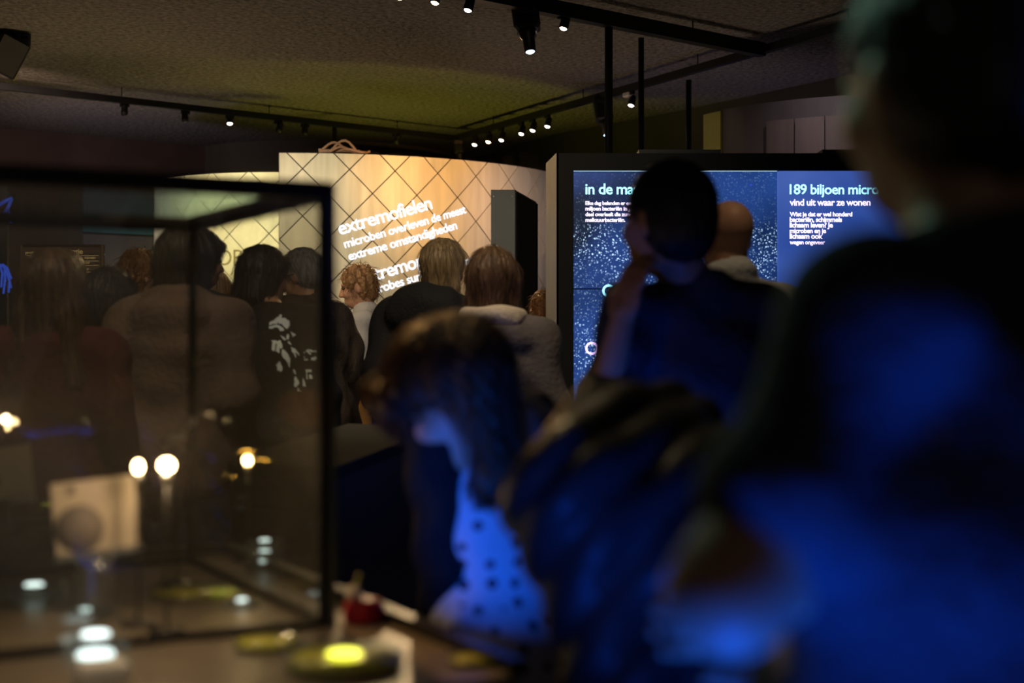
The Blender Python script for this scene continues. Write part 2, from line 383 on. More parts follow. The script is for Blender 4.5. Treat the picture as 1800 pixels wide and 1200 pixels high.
def strokes(lines, r, Y, parent, m, name):
    mb = MB()
    for ln in lines:
        mb.tube([P(x, y, Y-0.03)-Vector(parent.location) for x, y in ln], [r*(0.6+0.4*math.sin(math.pi*(i+.6)/(len(ln)+.2))) for i in range(len(ln))], 6)
    return mb.build(name, m, parent)
strokes([[(-6, 386), (4, 379), (12, 370), (21, 349)], [(-4, 362), (8, 354), (21, 348)], [(10, 372), (15, 382), (20, 391)], [(12, 366), (18, 378), (21, 388)]], 0.014, 11, bo, M['e_blue'], 'glowing_figure')  # drawn strokes made to glow
strokes([[(-6, 462), (6, 468), (14, 484), (20, 506)], [(0, 466), (4, 480), (2, 505)], [(8, 472), (9, 490), (6, 516)], [(12, 480), (17, 494), (15, 514)], [(4, 464), (12, 470), (20, 490)]], 0.010, 11, bo, M['e_blue'], 'glowing_tree')
sg = empty('notice_sign', P(110, 600, 9.5)); sg.location.z = 0
o0 = Vector(sg.location)
c = P(110, 458, 9.5)-o0
MB().box(c, (0.56, 0.03, 0.215), bev=0.004).build('sign_frame', mat('sign_wood', (0.11, 0.075, 0.04), 0.6, var=.2), sg)
MB().box(c-Vector((0, .012, 0)), (0.52, 0.02, 0.18)).build('sign_face', M['wall_dark'], sg)
MB().box((0, 0.03, 0.9), (0.05, 0.03, 1.75)).build('post', M['blackm'], sg)
MB().box((0, 0.03, 0.012), (0.35, 0.3, 0.024)).build('foot_plate', M['blackm'], sg)
for txt, px, py, wdt in (('programma', 45, 446, .12), ('locatie', 114, 446, .12), ('Illustraties, groep', 51, 455, .20), ('Illustraties, ramen', 115, 455, .20), ('1e etage', 68, 463, .08), ('Cultuur', 140, 463, .07), ('15:30 uur', 130, 475, .10)):
    vs, fs = text_fit(txt, wdt, bold=0.01); a = P(px, py, 9.5-.025)-o0
    MB().add([a+Vector((x, -z, y)) for x, y, z in vs], fs).build('writing', M['e_gold'], sg)
for py in (449, 458.5, 466, 478, 483):
    MB().box(P(110, py, 9.474)-o0, (0.48, 0.003, 0.003)).build('ruled_line', M['e_gold'], sg)
tag(sg, 'small framed notice with glowing golden handwriting on dark ground', 'sign')

# ---------------------------------------------------------------- ceiling tracks, poles, lamps
TZ = 3.2
A1, A2, A3 = Vector((-4.6, 9.94, TZ)), Vector((-0.53, 13.3, TZ)), Vector((1.63, 9.28, TZ))
B0 = Vector((-2.4, 5.92, TZ)); A4 = A3+(A3-A2).normalized()*1.6
def bar(a, b, w, h, ext=0.0):
    d = (b-a); L = d.length+ext; mb = MB(); q = Matrix.Rotation(math.atan2(d.y, d.x), 3, 'Z'); return mb.box((a+b)/2, (L, w, h), q)
def track(a, b, label, w=0.045, h=0.05):
    t = empty('light_track', ((a+b)/2)); o0 = Vector(t.location)
    bar(a-o0, b-o0, w, h).build('rail', M['black'], t)
    n = max(2, int((b-a).length/1.3))
    for i in range(n):
        p = a+(b-a)*((i+.5)/n)-o0; MB().lathe([(0.004, h/2), (0.004, CEIL-TZ)], p, n=8).build('hanger', M['black'], t)
    tag(t, label, 'light track', 'black lighting tracks under the ceiling'); return t
track(A1, A2, 'black lighting track running from the left edge to the centre')
track(A2, A4, 'black lighting track rising to the right from the centre corner')
track(B0, A3, 'thick black lighting track nearest the camera at the top', 0.07, 0.085)
def pole(p, z0, z1, label, r=0.022):
    mb = MB().lathe([(r, z0+.015), (r, z1)], (p[0], p[1], 0), n=12); mb.lathe([(.07, z0), (.07, z0+.015)], (p[0], p[1], 0), n=16)
    tag(mb.build('support_pole', M['blackm']), label, 'pole', 'black floor to track poles')
pole((0.572, 8.41), 0, TZ-.045, 'leftmost of the three black poles above the video wall', 0.024)
pole((0.79, 8.7), 0, TZ-.045, 'middle one of the three black poles above the video wall', 0.018)
pole((1.267, 10.2), 0, TZ-.026, 'rightmost black pole above the video wall, farther back', 0.02)
pole((-1.556, 12.47), 0, TZ-.026, 'short visible black pole above the left end of panel wall', 0.02)

def spotlight(px, py, a, b, label, lit=None, aim=(0, 0, -1), size=1.0, group='small cylindrical spotlights on the tracks'):
    """a track spot: its head hangs below the point of track a-b that lies over the pixel"""
    k = (px-900)/FPX; d = b-a; t = (k*a.y-a.x)/(d.x-k*d.y); p = a+d*t
    hz = CAMZ+(600-py)/FPX*p.y                               # lens height
    s = empty('track_spotlight', (p.x, p.y, TZ)); ax = Vector(aim).normalized()
    r, L = 0.026*size, 0.085*size
    lens = Vector((0, 0, hz-TZ)); top = lens-ax*L
    MB().box((0, 0, -0.038), (0.07*size, 0.025, 0.028), Matrix.Rotation(math.atan2(d.y, d.x), 3, 'Z')).build('adapter', M['black'], s)
    MB().tube([(0, 0, -0.04), top*0.5+Vector((0, 0, -0.02)), top], 0.007*size, 6).build('stem', M['black'], s)
    MB().lathe([(r*.55, -0.004), (r*.9, 0.006), (r, 0.02), (r, L*.55), (r*1.06, L*.56), (r*1.06, L), (r*.9, L), (r*.85, L-0.006)], top, ax, 14).build('head', M['black'], s)
    MB().lathe([(r*.84, L-0.005), (r*.6, L+0.002), (r*.05, L+0.004)], top, ax, 14).build('lens', M[lit] if lit else M['darkglass'], s)
    tag(s, label, 'spotlight', group); return s
for px, py, aim, lit, lb in ((219, 203, (0, 0, -1), None, 'unlit spotlight farthest left on the left track'), (326, 214, (0.1, 0, -1), None, 'unlit spotlight second from left on the left track'),
        (404, 218, (0.1, -0.45, -1), 'e_white', 'only lit spotlight on the left track'), (489, 232, (-.3, 0, -1), None, 'tilted unlit spotlight right of the lit one on left track'),
        (536, 237, (0, 0, -1), None, 'unlit spotlight next to the short pole on left track'), (696, 253, (-.35, 0, -1), None, 'tilted unlit spotlight near the corner of the left track')):
    spotlight(px, py, A1, A2, lb, lit, aim)
for px, py, lit, lb in ((834, 255, 'e_white', 'lit spotlight nearest the corner on the right track'), (858, 250, 'e_warm', 'brightest warm spotlight second from the corner on right track'),
        (881, 247, 'e_white', 'lit spotlight third from the corner on right track'), (916, 236, 'e_white', 'lit spotlight fourth from the corner on right track'),
        (936, 230, 'e_white', 'lit spotlight fifth from the corner on right track'), (962, 223, 'e_white', 'lit spotlight sixth from the corner on right track'),
        (1109, 186, 'e_white', 'lit spotlight between two poles on right track')):
    spotlight(px, py, A2, A4, lb, lit, (-0.25, -0.35, -1))
for px, py, lb in ((701, -3, 'lit spotlight cut by the top edge farthest left'), (764, 6, 'lit orange spotlight at the top edge'), (822, 19, 'lit spotlight hanging left of the big projector'), (990, 51, 'lit spotlight hanging right of the big projector')):
    spotlight(px, py, B0, A3, lb, 'e_warm' if px < 800 else 'e_white', (-0.25, -0.3, -1), 1.0)

def projector(px, py, a, b, label, s=1.0, lit='e_cool'):
    k = (px-900)/FPX; d = b-a; t = (k*a.y-a.x)/(d.x-k*d.y); p = a+d*t
    hz = CAMZ+(600-py)/FPX*p.y-TZ; e = empty('image_projector', (p.x, p.y, TZ)); ax = Vector((0.12, -0.25, -1)).normalized()
    R = Vector((0, 0, 1)).rotation_difference(-ax).to_matrix()
    lens = Vector((0.02, 0, hz)); c = lens-ax*0.25*s
    MB().box((0, 0, -0.045), (0.12*s, 0.04, 0.03)).build('clamp', M['black'], e)
    MB().tube([(0, 0, -0.05), c*0.6], 0.015, 6).build('stem', M['black'], e)
    MB().box(c, (0.15*s, 0.12*s, 0.24*s), R, bev=0.015).build('body', M['black'], e)
    MB().lathe([(0.052*s, 0.10*s), (0.05*s, 0.15*s), (0.036*s, 0.17*s), (0.032*s, 0.245*s), (0.028*s, 0.247*s)], c, ax, 18).build('barrel', M['blackm'], e)
    MB().lathe([(0.027*s, 0.246*s), (0.016*s, 0.254*s), (0.001, 0.258*s)], c, ax, 18).build('lens', M[lit] if lit else M['darkglass'], e)
    tag(e, label, 'projector', 'black gobo projectors on the tracks'); return e
projector(926, 92, B0, A3, 'large black projector with a bluish lens at the top', 1.0)
projector(1062, 238, A2, A4, 'black projector with a small blue lens behind the left pole', 0.9)
projector(806, 285, A2, A3, 'black projector at the corner of the tracks above wall', 0.62, None)
e = empty('emergency_box', (P(1160, 146, 10.85)))
MB().box((0, 0, 0.0), (0.085, 0.05, 0.035), Matrix.Rotation(-1.08, 3, 'Z'), bev=0.006).build('housing', M['white'], e)
MB().box((0, 0, -0.019), (0.06, 0.03, 0.004), Matrix.Rotation(-1.08, 3, 'Z')).build('diffuser', M['paper'], e)
tag(e, 'small white box fixed to the right lighting track', 'emergency light')
q = A2+(A4-A2)*((Vector(e.location)-A2).length/(A4-A2).length); e.location = (q.x, q.y, TZ-0.045)

# loudspeaker hanging at top left
ls = empty('loudspeaker', P(18, 60, 9.2)); ls.location.z = CEIL
d = P(14, 98, 9.2)-Vector(ls.location); Rl = Matrix.Rotation(math.radians(28), 3, 'Y') @ Matrix.Rotation(math.radians(25), 3, 'Z')
MB().box(d, (0.19, 0.18, 0.25), Rl, bev=0.012).build('cabinet', M['black'], ls)
MB().box(d+Rl @ Vector((0, -0.094, 0)), (0.165, 0.008, 0.225), Rl).build('grille', M['greym'], ls)
pl = MB().box(P(22, 66, 9.25)-Vector(ls.location), (0.24, 0.006, 0.11)).build('bracket_plate', M['greym'], ls)
for j in range(3):
    for i in range(3):
        MB().box(P(3+i*17+(j % 2)*5, 56+j*9, 9.245)-Vector(ls.location), (0.04, 0.005, 0.012)).build('slot', M['black'], pl)
MB().tube([(0, 0.05, 0), (0, 0.05, -0.06), d*0.7+Vector((0, .05, 0))], 0.012, 6).build('ceiling_stem', M['blackm'], ls)
MB().box(d+Rl @ Vector((0.098, -0.05, -0.10)), (0.006, 0.02, 0.05), Rl).build('logo_plate', M['yellow_gel'], ls)
tag(ls, 'black loudspeaker hanging from the ceiling at top left', 'loudspeaker')

# ---------------------------------------------------------------- dark kiosk column
k0, k1, k2 = Vector((-0.133, 9.0)), Vector((0.018, 9.0)), Vector((0.169, 9.8)); kz = 2.26
kc = empty('kiosk_column', (-0.0, 9.3, 0)); o0 = Vector(kc.location)
ring = [k0, k1, k2, Vector((-0.02, 9.8))]
mb = MB(); vs = [Vector((p.x, p.y, z))-o0 for z in (0, kz) for p in ring]
mb.add(vs, [(0, 1, 5, 4), (1, 2, 6, 5), (2, 3, 7, 6), (3, 0, 4, 7), (4, 5, 6, 7), (0, 3, 2, 1)]); mb.build('body', M['greym'], kc)
dn = Vector((k2.y-k1.y, -(k2.x-k1.x))).normalized()
mb = MB(); a, b = k1+(k2-k1)*.03, k1+(k2-k1)*.985
vs = [Vector((p.x+dn.x*o, p.y+dn.y*o, z))-o0 for o in (0.0, 0.012) for p, z in ((a, .3), (b, .3), (b, kz-.015), (a, kz-.015))]
mb.add(vs, [(4, 5, 6, 7), (0, 4, 7, 3), (1, 2, 6, 5), (2, 3, 7, 6), (0, 1, 5, 4)]); mb.build('screen_glass', M['darkglass'], kc)
for sx in (0.016, 0.135): MB().lathe([(0.007, 0), (0.006, 0.003), (0.002, 0.004)], Vector((k0.x+sx, 9.0, kz-0.045))-o0, (0, -1, 0), 10).build('screw', M['silver'], kc)
tag(kc, 'dark grey upright kiosk with black glass side before the panel wall', 'kiosk')

# ---------------------------------------------------------------- video wall
VY = 7.1
FRB = mat('video_frame_black', (0.006, 0.0065, 0.0065), 0.6, var=.15, spec=0.2)
vw = empty('video_wall', (1.3, VY+0.3, 0)); o0 = Vector(vw.location)
def VP(px, py, dy=0.0): return P(px, py, VY)+Vector((0, dy, 0))-o0
fx0, fx1 = VP(978, 0).x, VP(1765, 0).x; zt = VP(0, 270).z; sx0, sx1 = VP(1008, 0).x, VP(1732, 0).x; zs1 = VP(0, 300).z; zs0 = VP(0, 716).z
y0, y1 = VY-0.02-o0.y, VY+0.45-o0.y
for nm, c, sz in (('top_rail', ((fx0+fx1)/2, 0, (zs1+zt)/2), (fx1-fx0, 0, zt-zs1)), ('bottom_rail', ((fx0+fx1)/2, 0, zs0/2), (fx1-fx0, 0, zs0)),
                  ('side_rail', ((fx0+sx0)/2, 0, (zs0+zs1)/2), (sx0-fx0, 0, zs1-zs0)), ('side_rail', ((fx1+sx1)/2, 0, (zs0+zs1)/2), (fx1-sx1, 0, zs1-zs0))):
    MB().box((c[0], (y0+y1)/2, c[2]), (sz[0], y1-y0, sz[2])).build(nm, FRB, vw)
MB().box(((sx0+sx1)/2, y1-.03, (zs0+zs1)/2), (sx1-sx0, 0.05, zs1-zs0)).build('back_panel', M['black'], vw)
bx = VP(963, 0).x*1.0; zb = (CAMZ+(600-287)/FPX*(VY+0.5))
mb = MB(); xb = (963-900)/FPX*(VY+0.5)-o0.x
vs = [(fx0-.002, y0, 0), (fx0-.002, y0, zt), (xb-.01, y1+.05, zb), (xb-.01, y1+.05, 0), (fx0+.01, y0, 0), (fx0+.01, y0, zt), (xb+.02, y1+.05, zb), (xb+.02, y1+.05, 0)]
mb.add(vs, [(0, 1, 2, 3), (4, 7, 6, 5), (1, 5, 6, 2), (0, 4, 5, 1), (2, 6, 7, 3)]); mb.build('side_cladding', mat('pale_cladding', (0.42, 0.40, 0.37), 0.5, var=.05), vw)

def screen_mat(name, kind):
    m = bpy.data.materials.new(name); m.use_nodes = True; nt = m.node_tree; L = nt.links.new
    b = nt.nodes['Principled BSDF']; b.inputs['Base Color'].default_value = (0.004, 0.004, 0.006, 1); b.inputs['Roughness'].default_value = 0.35
    tc = nd(nt, 'ShaderNodeTexCoord'); sp = nd(nt, 'ShaderNodeSeparateXYZ'); L(tc.outputs['Object'], sp.inputs[0])
    n1 = nd(nt, 'ShaderNodeTexNoise', Scale=2.3, Detail=2.0); L(tc.outputs['Object'], n1.inputs['Vector'])
    r1 = nd(nt, 'ShaderNodeValToRGB'); L(n1.outputs[0], r1.inputs[0]); e = r1.color_ramp.elements
    e[0].position = .35; e[1].position = .68
    if kind == 'plain':
        e[0].color = (0.02, 0.06, 0.30, 1); e[1].color = (0.06, 0.12, 0.42, 1)
        L(r1.outputs[0], b.inputs['Emission Color']); b.inputs['Emission Strength'].default_value = 0.9
        return m
    e[0].color = (0.002, 0.010, 0.036, 1); e[1].color = (0.016, 0.055, 0.24, 1)
    vo = nd(nt, 'ShaderNodeTexVoronoi', Scale=92.0); vo.feature = 'F1'
    wv = nd(nt, 'ShaderNodeTexNoise', Scale=9.0, Detail=2.0)
    L(tc.outputs['Object'], wv.inputs['Vector'])
    mx = nd(nt, 'ShaderNodeMix', data_type='VECTOR'); mx.inputs[0].default_value = 0.05
    L(tc.outputs['Object'], mx.inputs[4]); L(wv.outputs['Color'], mx.inputs[5]); L(mx.outputs[1], vo.inputs['Vector'])
    lt = nd(nt, 'ShaderNodeMapRange'); lt.inputs[1].default_value = 0.50; lt.inputs[2].default_value = 0.12; lt.inputs[3].default_value = 0; lt.inputs[4].default_value = 1
    L(vo.outputs['Distance'], lt.inputs[0])
    sc = nd(nt, 'ShaderNodeSeparateColor'); L(vo.outputs['Color'], sc.inputs[0])
    pw = nd(nt, 'ShaderNodeMath', operation='POWER'); pw.inputs[1].default_value = 1.6; L(sc.outputs[0], pw.inputs[0])
    n3 = nd(nt, 'ShaderNodeTexNoise', Scale=3.6, Detail=3.0); L(tc.outputs['Object'], n3.inputs['Vector'])
    mr = nd(nt, 'ShaderNodeMapRange'); mr.inputs[1].default_value = 0.40; mr.inputs[2].default_value = 0.66; mr.inputs[3].default_value = .35; mr.inputs[4].default_value = 2.4
    L(n3.outputs[0], mr.inputs[0])
    # fewer specks in the top strip of the picture
    tp = nd(nt, 'ShaderNodeMapRange'); tp.inputs[1].default_value = zs1-0.24; tp.inputs[2].default_value = zs1-0.34; tp.inputs[3].default_value = 0.10; tp.inputs[4].default_value = 1
    L(sp.outputs['Z'], tp.inputs[0])
    m1 = nd(nt, 'ShaderNodeMath', operation='MULTIPLY'); m2 = nd(nt, 'ShaderNodeMath', operation='MULTIPLY'); m3 = nd(nt, 'ShaderNodeMath', operation='MULTIPLY')
    L(lt.outputs[0], m1.inputs[0]); L(pw.outputs[0], m1.inputs[1]); L(m1.outputs[0], m2.inputs[0]); L(mr.outputs[0], m2.inputs[1]); L(m2.outputs[0], m3.inputs[0]); L(tp.outputs[0], m3.inputs[1])
    vm = nd(nt, 'ShaderNodeVectorMath', operation='SCALE'); vm.inputs[0].default_value = (0.50, 0.74, 1.0); L(m3.outputs[0], vm.inputs['Scale'])
    ad = nd(nt, 'ShaderNodeVectorMath', operation='ADD'); L(r1.outputs[0], ad.inputs[0]); L(vm.outputs[0], ad.inputs[1])
    L(ad.outputs[0], b.inputs['Emission Color']); b.inputs['Emission Strength'].default_value = 1.0
    return m
SM = screen_mat('particle_screen', 'specks'); SP = screen_mat('plain_blue_screen', 'plain')
for ci, (xa, xb_) in enumerate(((1008, 1366), (1368.5, 1732))):
    for ri, (ya, yb) in enumerate(((300.5, 506), (508.5, 716))):
        a, b = VP(xa, ya), VP(xb_, yb)
        MB().box(((a.x+b.x)/2, y0+.045, (a.z+b.z)/2), (b.x-a.x, 0.05, a.z-b.z)).build('screen', SP if ci else SM, vw)
ys = y0+0.0185
def flat_text(txt, px, py, wpx, m, bold):
    vs, fs = text_fit(txt, wpx/FPX*VY, bold=bold); a = VP(px, py); MB().add([Vector((a.x+x, ys, a.z+y)) for x, y, z in vs], fs).build('screen_words', m, vw)
flat_text('in de maag', 1029, 341, 106, M['e_title'], 0.014)
for i, t in enumerate(('Elke dag belanden er een', 'miljoen bacteriën in je,', 'deel overleeft die zure', 'melkzuurbacteriën.')):
    flat_text(t, 1029, 360+i*9.9, (84, 84, 80, 70)[i], M['e_body'], 0.028)
flat_text('189 biljoen microben', 1388, 341, 190, M['e_title'], 0.014)
flat_text('vind uit waar ze wonen', 1388, 361, 142, M['e_body'], 0.02)
for i, t in enumerate(('Wist je dat er wel honderd', 'bacteriën, schimmels', 'lichaam leven? Je', 'microben en je', 'lichaam ook', 'wegen ongeveer')):
    flat_text(t, 1388, 380+i*9.8, (110, 92, 76, 64, 58, 62)[i], M['e_body'], 0.028)
def ring_icon(px, py, m, dash=None):
    c = VP(px, py); r0, r1 = 7.5/FPX*VY, 11.5/FPX*VY; vs, fs = [], []; n = 32
    for i in range(n):
        a = 2*math.pi*i/n
        for r in (r0, r1): vs.append((c.x+math.cos(a)*r, ys, c.z+math.sin(a)*r))
    for i in range(n): fs.append((2*i, 2*i+1, (2*i+3) % (2*n), (2*i+2) % (2*n)))
    mb = MB().add(vs, fs)
    if dash: mb.box((c.x+dash[0]/FPX*VY, ys, c.z), (dash[1]/FPX*VY, 0.002, 0.012))
    mb.build('ring_icon', m, vw)
ring_icon(1070, 511, M['e_title'], (22, 12)); ring_icon(1040, 612, M['e_violet']); ring_icon(1309, 509, M['e_title'], (-1, 9))
a, b = VP(1008, 300), VP(1366, 300); MB().box(((a.x+b.x)/2, ys, a.z-.002), (b.x-a.x, .002, .004)).build('edge_line', M['e_line'], vw)
MB().box(VP(1320, 325)*1+Vector((0, ys-VP(0, 0).y, 0)), (.012, .002, .010)).build('blue_dot', M['e_blue'], vw)
MB().box(VP(1534, 281)+Vector((0, y0-VP(0, 0).y-.002, 0)), (.024, .006, .012)).build('green_led', M['e_green'], vw)
for xa, xb_ in ((1125, 1270), (1450, 1530)):
    a, b = VP(xa, 260), VP(xb_, 272); MB().box(((a.x+b.x)/2, y0+.2, (a.z+zt)/2), (b.x-a.x, .25, a.z-zt)).build('top_box', M['black'], vw)
tag(vw, 'large black video wall with four blue screens of white specks and text', 'video wall')

# ---------------------------------------------------------------- dark bench beyond the glass case
dk = empty('exhibit_bench', (-0.35, 4.2, 0)); o0 = Vector(dk.location)
base = [(-0.43, 3.33), (-0.245, 5.0), (-0.60, 5.2), (-0.72, 3.6)]
def prism(pts, z0, z1, grow=0.0):
    c = sum((Vector(p) for p in pts), Vector((0, 0)))/len(pts); pp = [Vector(p)+(Vector(p)-c).normalized()*grow for p in pts]; n = len(pp)
    vs = [Vector((p.x, p.y, z))-o0 for z in (z0, z1) for p in pp]
    return MB().add(vs, [tuple(range(n-1, -1, -1)), tuple(range(n, 2*n))]+[(i, (i+1) % n, n+(i+1) % n, n+i) for i in range(n)])
prism(base, 0.0, 0.965, -0.02).build('body', M['navy'], dk)
prism(base, 0.967, 1.0, 0.0).build('top', M['desk_top'], dk)
tag(dk, 'dark navy exhibit bench with a grey top beyond the glass case', 'bench')

# ---------------------------------------------------------------- glass display case on its table
DZ, CZ = 0.86, 1.522
P1, P2 = Vector((-0.286, 2.20)), Vector((-0.638, 2.84)); fd = Vector((-0.40, -0.29)).normalized(); rd = (P2-P1).normalized()
fd = (fd-rd*fd.dot(rd)).normalized()                       # square corners
LW, LD = 1.15, (P2-P1).length
P0, P3 = P1+fd*LW, P2+fd*LW
case = empty('display_case', (P1.x, P1.y, 0)); o0 = Vector(case.location)
def v3(p, z): return Vector((p.x, p.y, z))-o0
RC = Matrix.Rotation(math.atan2(fd.y, fd.x), 3, 'Z')
def cbar(a, b, za, zb, t, name, m):
    A, B = v3(a, za), v3(b, zb); d = B-A
    if abs(d.z) > 0.1: return MB().box((A+B)/2, (t, t, d.length), RC).build(name, m, case)
    return MB().box((A+B)/2, (d.length, t, t), Matrix.Rotation(math.atan2(d.y, d.x), 3, 'Z')).build(name, m, case)
out = 0.105
ctab = [P1-fd*out-rd*0.42, P2-fd*out+rd*0.10, P3+rd*0.10, P0-rd*0.42]
def cprism(pts, z0, z1, shrink=0.0):
    c = sum(pts, Vector((0, 0)))/4; pp = [p-(p-c).normalized()*shrink for p in pts]
    return MB().add([v3(p, z) for z in (z0, z1) for p in pp], [(3, 2, 1, 0), (4, 5, 6, 7)]+[(i, (i+1) % 4, 4+(i+1) % 4, 4+i) for i in range(4)])
cprism(ctab, DZ-0.04, DZ).build('deck', M['deck'], case)
cprism(ctab, 0.0, DZ-0.04, 0.10).build('base_cabinet', M['navy'], case)
for a, b in ((ctab[0], ctab[1]), (ctab[1], ctab[2])): cbar(a, b, DZ+0.008, DZ+0.008, 0.022, 'deck_rim', M['blackm'])
for a, b in ((P1, P0), (P1, P2), (P2, P3)):
    cbar(a, b, CZ+.010, CZ+.010, 0.028, 'top_rail', M['blackm']); cbar(a, b, DZ+.006, DZ+.006, 0.012, 'bottom_rail', M['blackm'])
cbar(P1+fd*.006, P1+fd*.006, DZ, CZ, 0.013, 'corner_post', M['blackm']); cbar(P1-fd*.007, P1-fd*.007, DZ, CZ, 0.011, 'edge_strip', mat('green_grey_edge', (0.13, 0.14, 0.11), 0.4)); cbar(P2, P2, DZ, CZ, 0.014, 'corner_post', M['blackm'])
for a, b, nm in ((P1+fd*.012, P0, 'glass_pane'), (P1+rd*.012, P2-rd*.012, 'glass_pane'), (P2+fd*.012, P3, 'glass_pane')):
    A, B = v3(a, 0), v3(b, 0); d = B-A
    MB().box(((A+B)/2)+Vector((0, 0, (DZ+CZ)/2)), (d.length, 0.005, CZ-DZ-0.016), Matrix.Rotation(math.atan2(d.y, d.x), 3, 'Z')).build(nm, M['glass'], case)
cprism([P1+fd*.012+rd*.012, P2+fd*.012-rd*.012, P3-rd*.012, P0+rd*.012], CZ+.004, CZ+.012).build('glass_top', glass_mat('top_glass', (0.72, 0.86, 0.88), 0.03, 0.08, 0.5), case)
tag(case, 'black framed glass display case on a wide table at the left', 'display case')
light('POINT', (-0.522, 2.12, 1.118), None, (1.0, 0.66, 0.34), 1.1, 0.01)
light('POINT', (-0.531, 2.83, 1.075), None, (1.0, 0.66, 0.34), 0.25, 0.01)
light('SPOT', (-0.60, 1.5, 1.75), (-0.58, 1.95, 0.86), (1.0, 0.74, 0.45), 12, 0.03, 48, 1.0)  # unseen spot added to brighten the front of the deck

def deckP(px, py): Y = (CAMZ-DZ)*FPX/(py-600); return Vector(((px-900)/FPX*Y, Y, DZ))
def dish(px, py, r, h, label, fill=None, lid=True, glint_mat=None, grp='round glass dishes on the deck', n=28, stack=1, z=None):
    p = deckP(px, py); e = empty('glass_dish', p)
    for k in range(stack):
        z0 = k*(h+.003)
        MB().lathe([(r*.2, z0+.001), (r*.97, z0+.001), (r, z0+.003), (r, z0+h), (r*.965, z0+h), (r*.96, z0+.006), (r*.2, z0+.005)], n=n).build('dish_wall', M['dish'], e)
        if fill: MB().lathe([(r*.1, z0+.0062), (r*.94, z0+.0062), (r*.94, z0+h*.55), (r*.1, z0+h*.56)], n=n).build('gel', M[fill], e)
        if glint_mat: MB().lathe([(r*.02, z0+.0065+h*.5), (r*.30, z0+.0065+h*.5), (r*.26, z0+.009+h*.5), (r*.02, z0+.010+h*.5)], n=16).build('glint_disc', M[glint_mat], e)  # small glowing disc paints a glint into the dish
    tag(e, label, 'dish', grp); return e
dish(605, 1172, 0.082, 0.024, 'large round dish with yellow gel and glint, foremost on the deck', 'yellow_gel', glint_mat='e_yel')
dish(470, 1136, 0.05, 0.014, 'flat dish with gel for a yellow glint left of the large yellow dish', 'yellow_gel')  # in these three dishes the gel colour stands for yellow-green glints
dish(830, 1166, 0.035, 0.012, 'small dish with gel for a yellow glint near the deck rim on the right', 'yellow_gel')
dish(330, 1046, 0.065, 0.012, 'shallow dish with gel for a yellow green glint in the middle of the glass case', 'yellow_gel')
dish(465, 1000, 0.036, 0.017, 'stack of three clear dishes with white glints in the case', None, glint_mat='e_glint', stack=3)
dish(60, 1050, 0.055, 0.030, 'clear dish with a white glint beside the left card in the case', None, glint_mat='e_glint')
dish(150, 1086, 0.028, 0.012, 'tiny dish with a bright white glint below the card holder', None, glint_mat='e_glint')
dish(425, 1066, 0.030, 0.008, 'small pale disc lying near the back of the case', None, glint_mat='e_glint')
# faceted crystal disc in front
p = deckP(168, 1158); e = empty('crystal_disc', p)
MB().lathe([(.030, 0), (.046, .010), (.047, .020), (.034, .032), (.01, .033)], n=9, smooth=False).build('body', M['dish'], e)
MB().lathe([(.004, .034), (.020, .0345), (.018, .037), (.003, .038)], n=9, smooth=False).build('glint_disc', M['e_glint'], e)
MB().lathe([(.004, .004), (.026, .005), (.024, .010), (.003, .012)], n=9, smooth=False).build('glint_core', M['e_glint'], e)  # glowing discs paint in the sparkle of the crystal
tag(e, 'bright faceted crystal disc at the front left of the deck', 'crystal disc')
p = deckP(180, 1192); R = Matrix.Rotation(0.5, 3, 'Z')
tag(MB().box(p+Vector((0, 0, .011)), (.062, .05, .022), R, bev=.003).build('label_block', M['white']), 'small pale grey block in front of the crystal disc', 'block')
def card(px0, px1, py0, py1, base_py, label, tilt=0.10):
    b = deckP((px0+px1)/2, base_py); Y = b.y; e = empty('card_holder', b)
    c = P((px0+px1)/2, (py0+py1)/2, Y)-b; w = (px1-px0)/FPX*Y; h = (py1-py0)/FPX*Y; R = Matrix.Rotation(-tilt, 3, 'Y') @ Matrix.Rotation(0.25, 3, 'Z')
    MB().lathe([(.030, 0), (.030, c.z-h/2+.004), (.027, c.z-h/2+.004), (.027, .004)], n=20).build('clear_tube', M['dish'], e)
    cd = MB().box(c, (w, .006, h), R, bev=.002).build('card', M['paper'], e)
    f = R @ Vector((0, -.0035, 0))
    MB().lathe([(h*.02, 0), (h*.33, 0), (h*.33, .0008), (h*.02, .0009)], c+f+R @ Vector((-w*.2, 0, -h*.16)), R @ Vector((0, -1, 0)), 28).build('printed_disc', M['printgrey'], cd)
    MB().box(c+f+R @ Vector((-w*.26, 0, h*.38)), (.013, .0012, .014), R).build('printed_mark', M['printgrey'], cd)
    MB().box(c+R @ Vector((0, -.004, -h/2-.004)), (w*1.02, .014, .007), R).build('holder_rail', M['silver'], e)
    tag(e, label, 'card holder', 'printed cards on clear tubes'); return e
card(96, 240, 842, 968, 1084, 'pale card with a grey disc on a clear tube, nearest bulb')
card(-70, 54, 786, 880, 1010, 'pale card on a clear tube cut by the left edge')
def bulb(px, py, base_py, label, rr=0.0085, lean=0.0):
    b = deckP(px, base_py); e = empty('small_lamp', b); c = P(px, py, b.y)-b
    MB().lathe([(.028, 0), (.028, .006), (.006, .010)], n=16).build('foot', M['blackm'], e)
    MB().tube([(0, 0, .008), (lean, 0, c.z*.6), (c.x, c.y, c.z-.018)], 0.003, 6).build('stem', M['blackm'], e)
    MB().lathe([(.006, -.02), (.008, -.012), (.008, -.006), (.004, -.005)], c, n=12).build('socket', M['silver'], e)
    MB().lathe([(rr*.4, -.006), (rr*.85, -.003), (rr, .002), (rr*.8, .008), (rr*.3, .011)], c, n=14).build('bulb', M['e_bulb'], e)
    tag(e, label, 'lamp', 'little warm bulbs in the glass case'); return e
bulb(293, 820, 1112, 'brightest little warm bulb in the glass case', 0.0105)
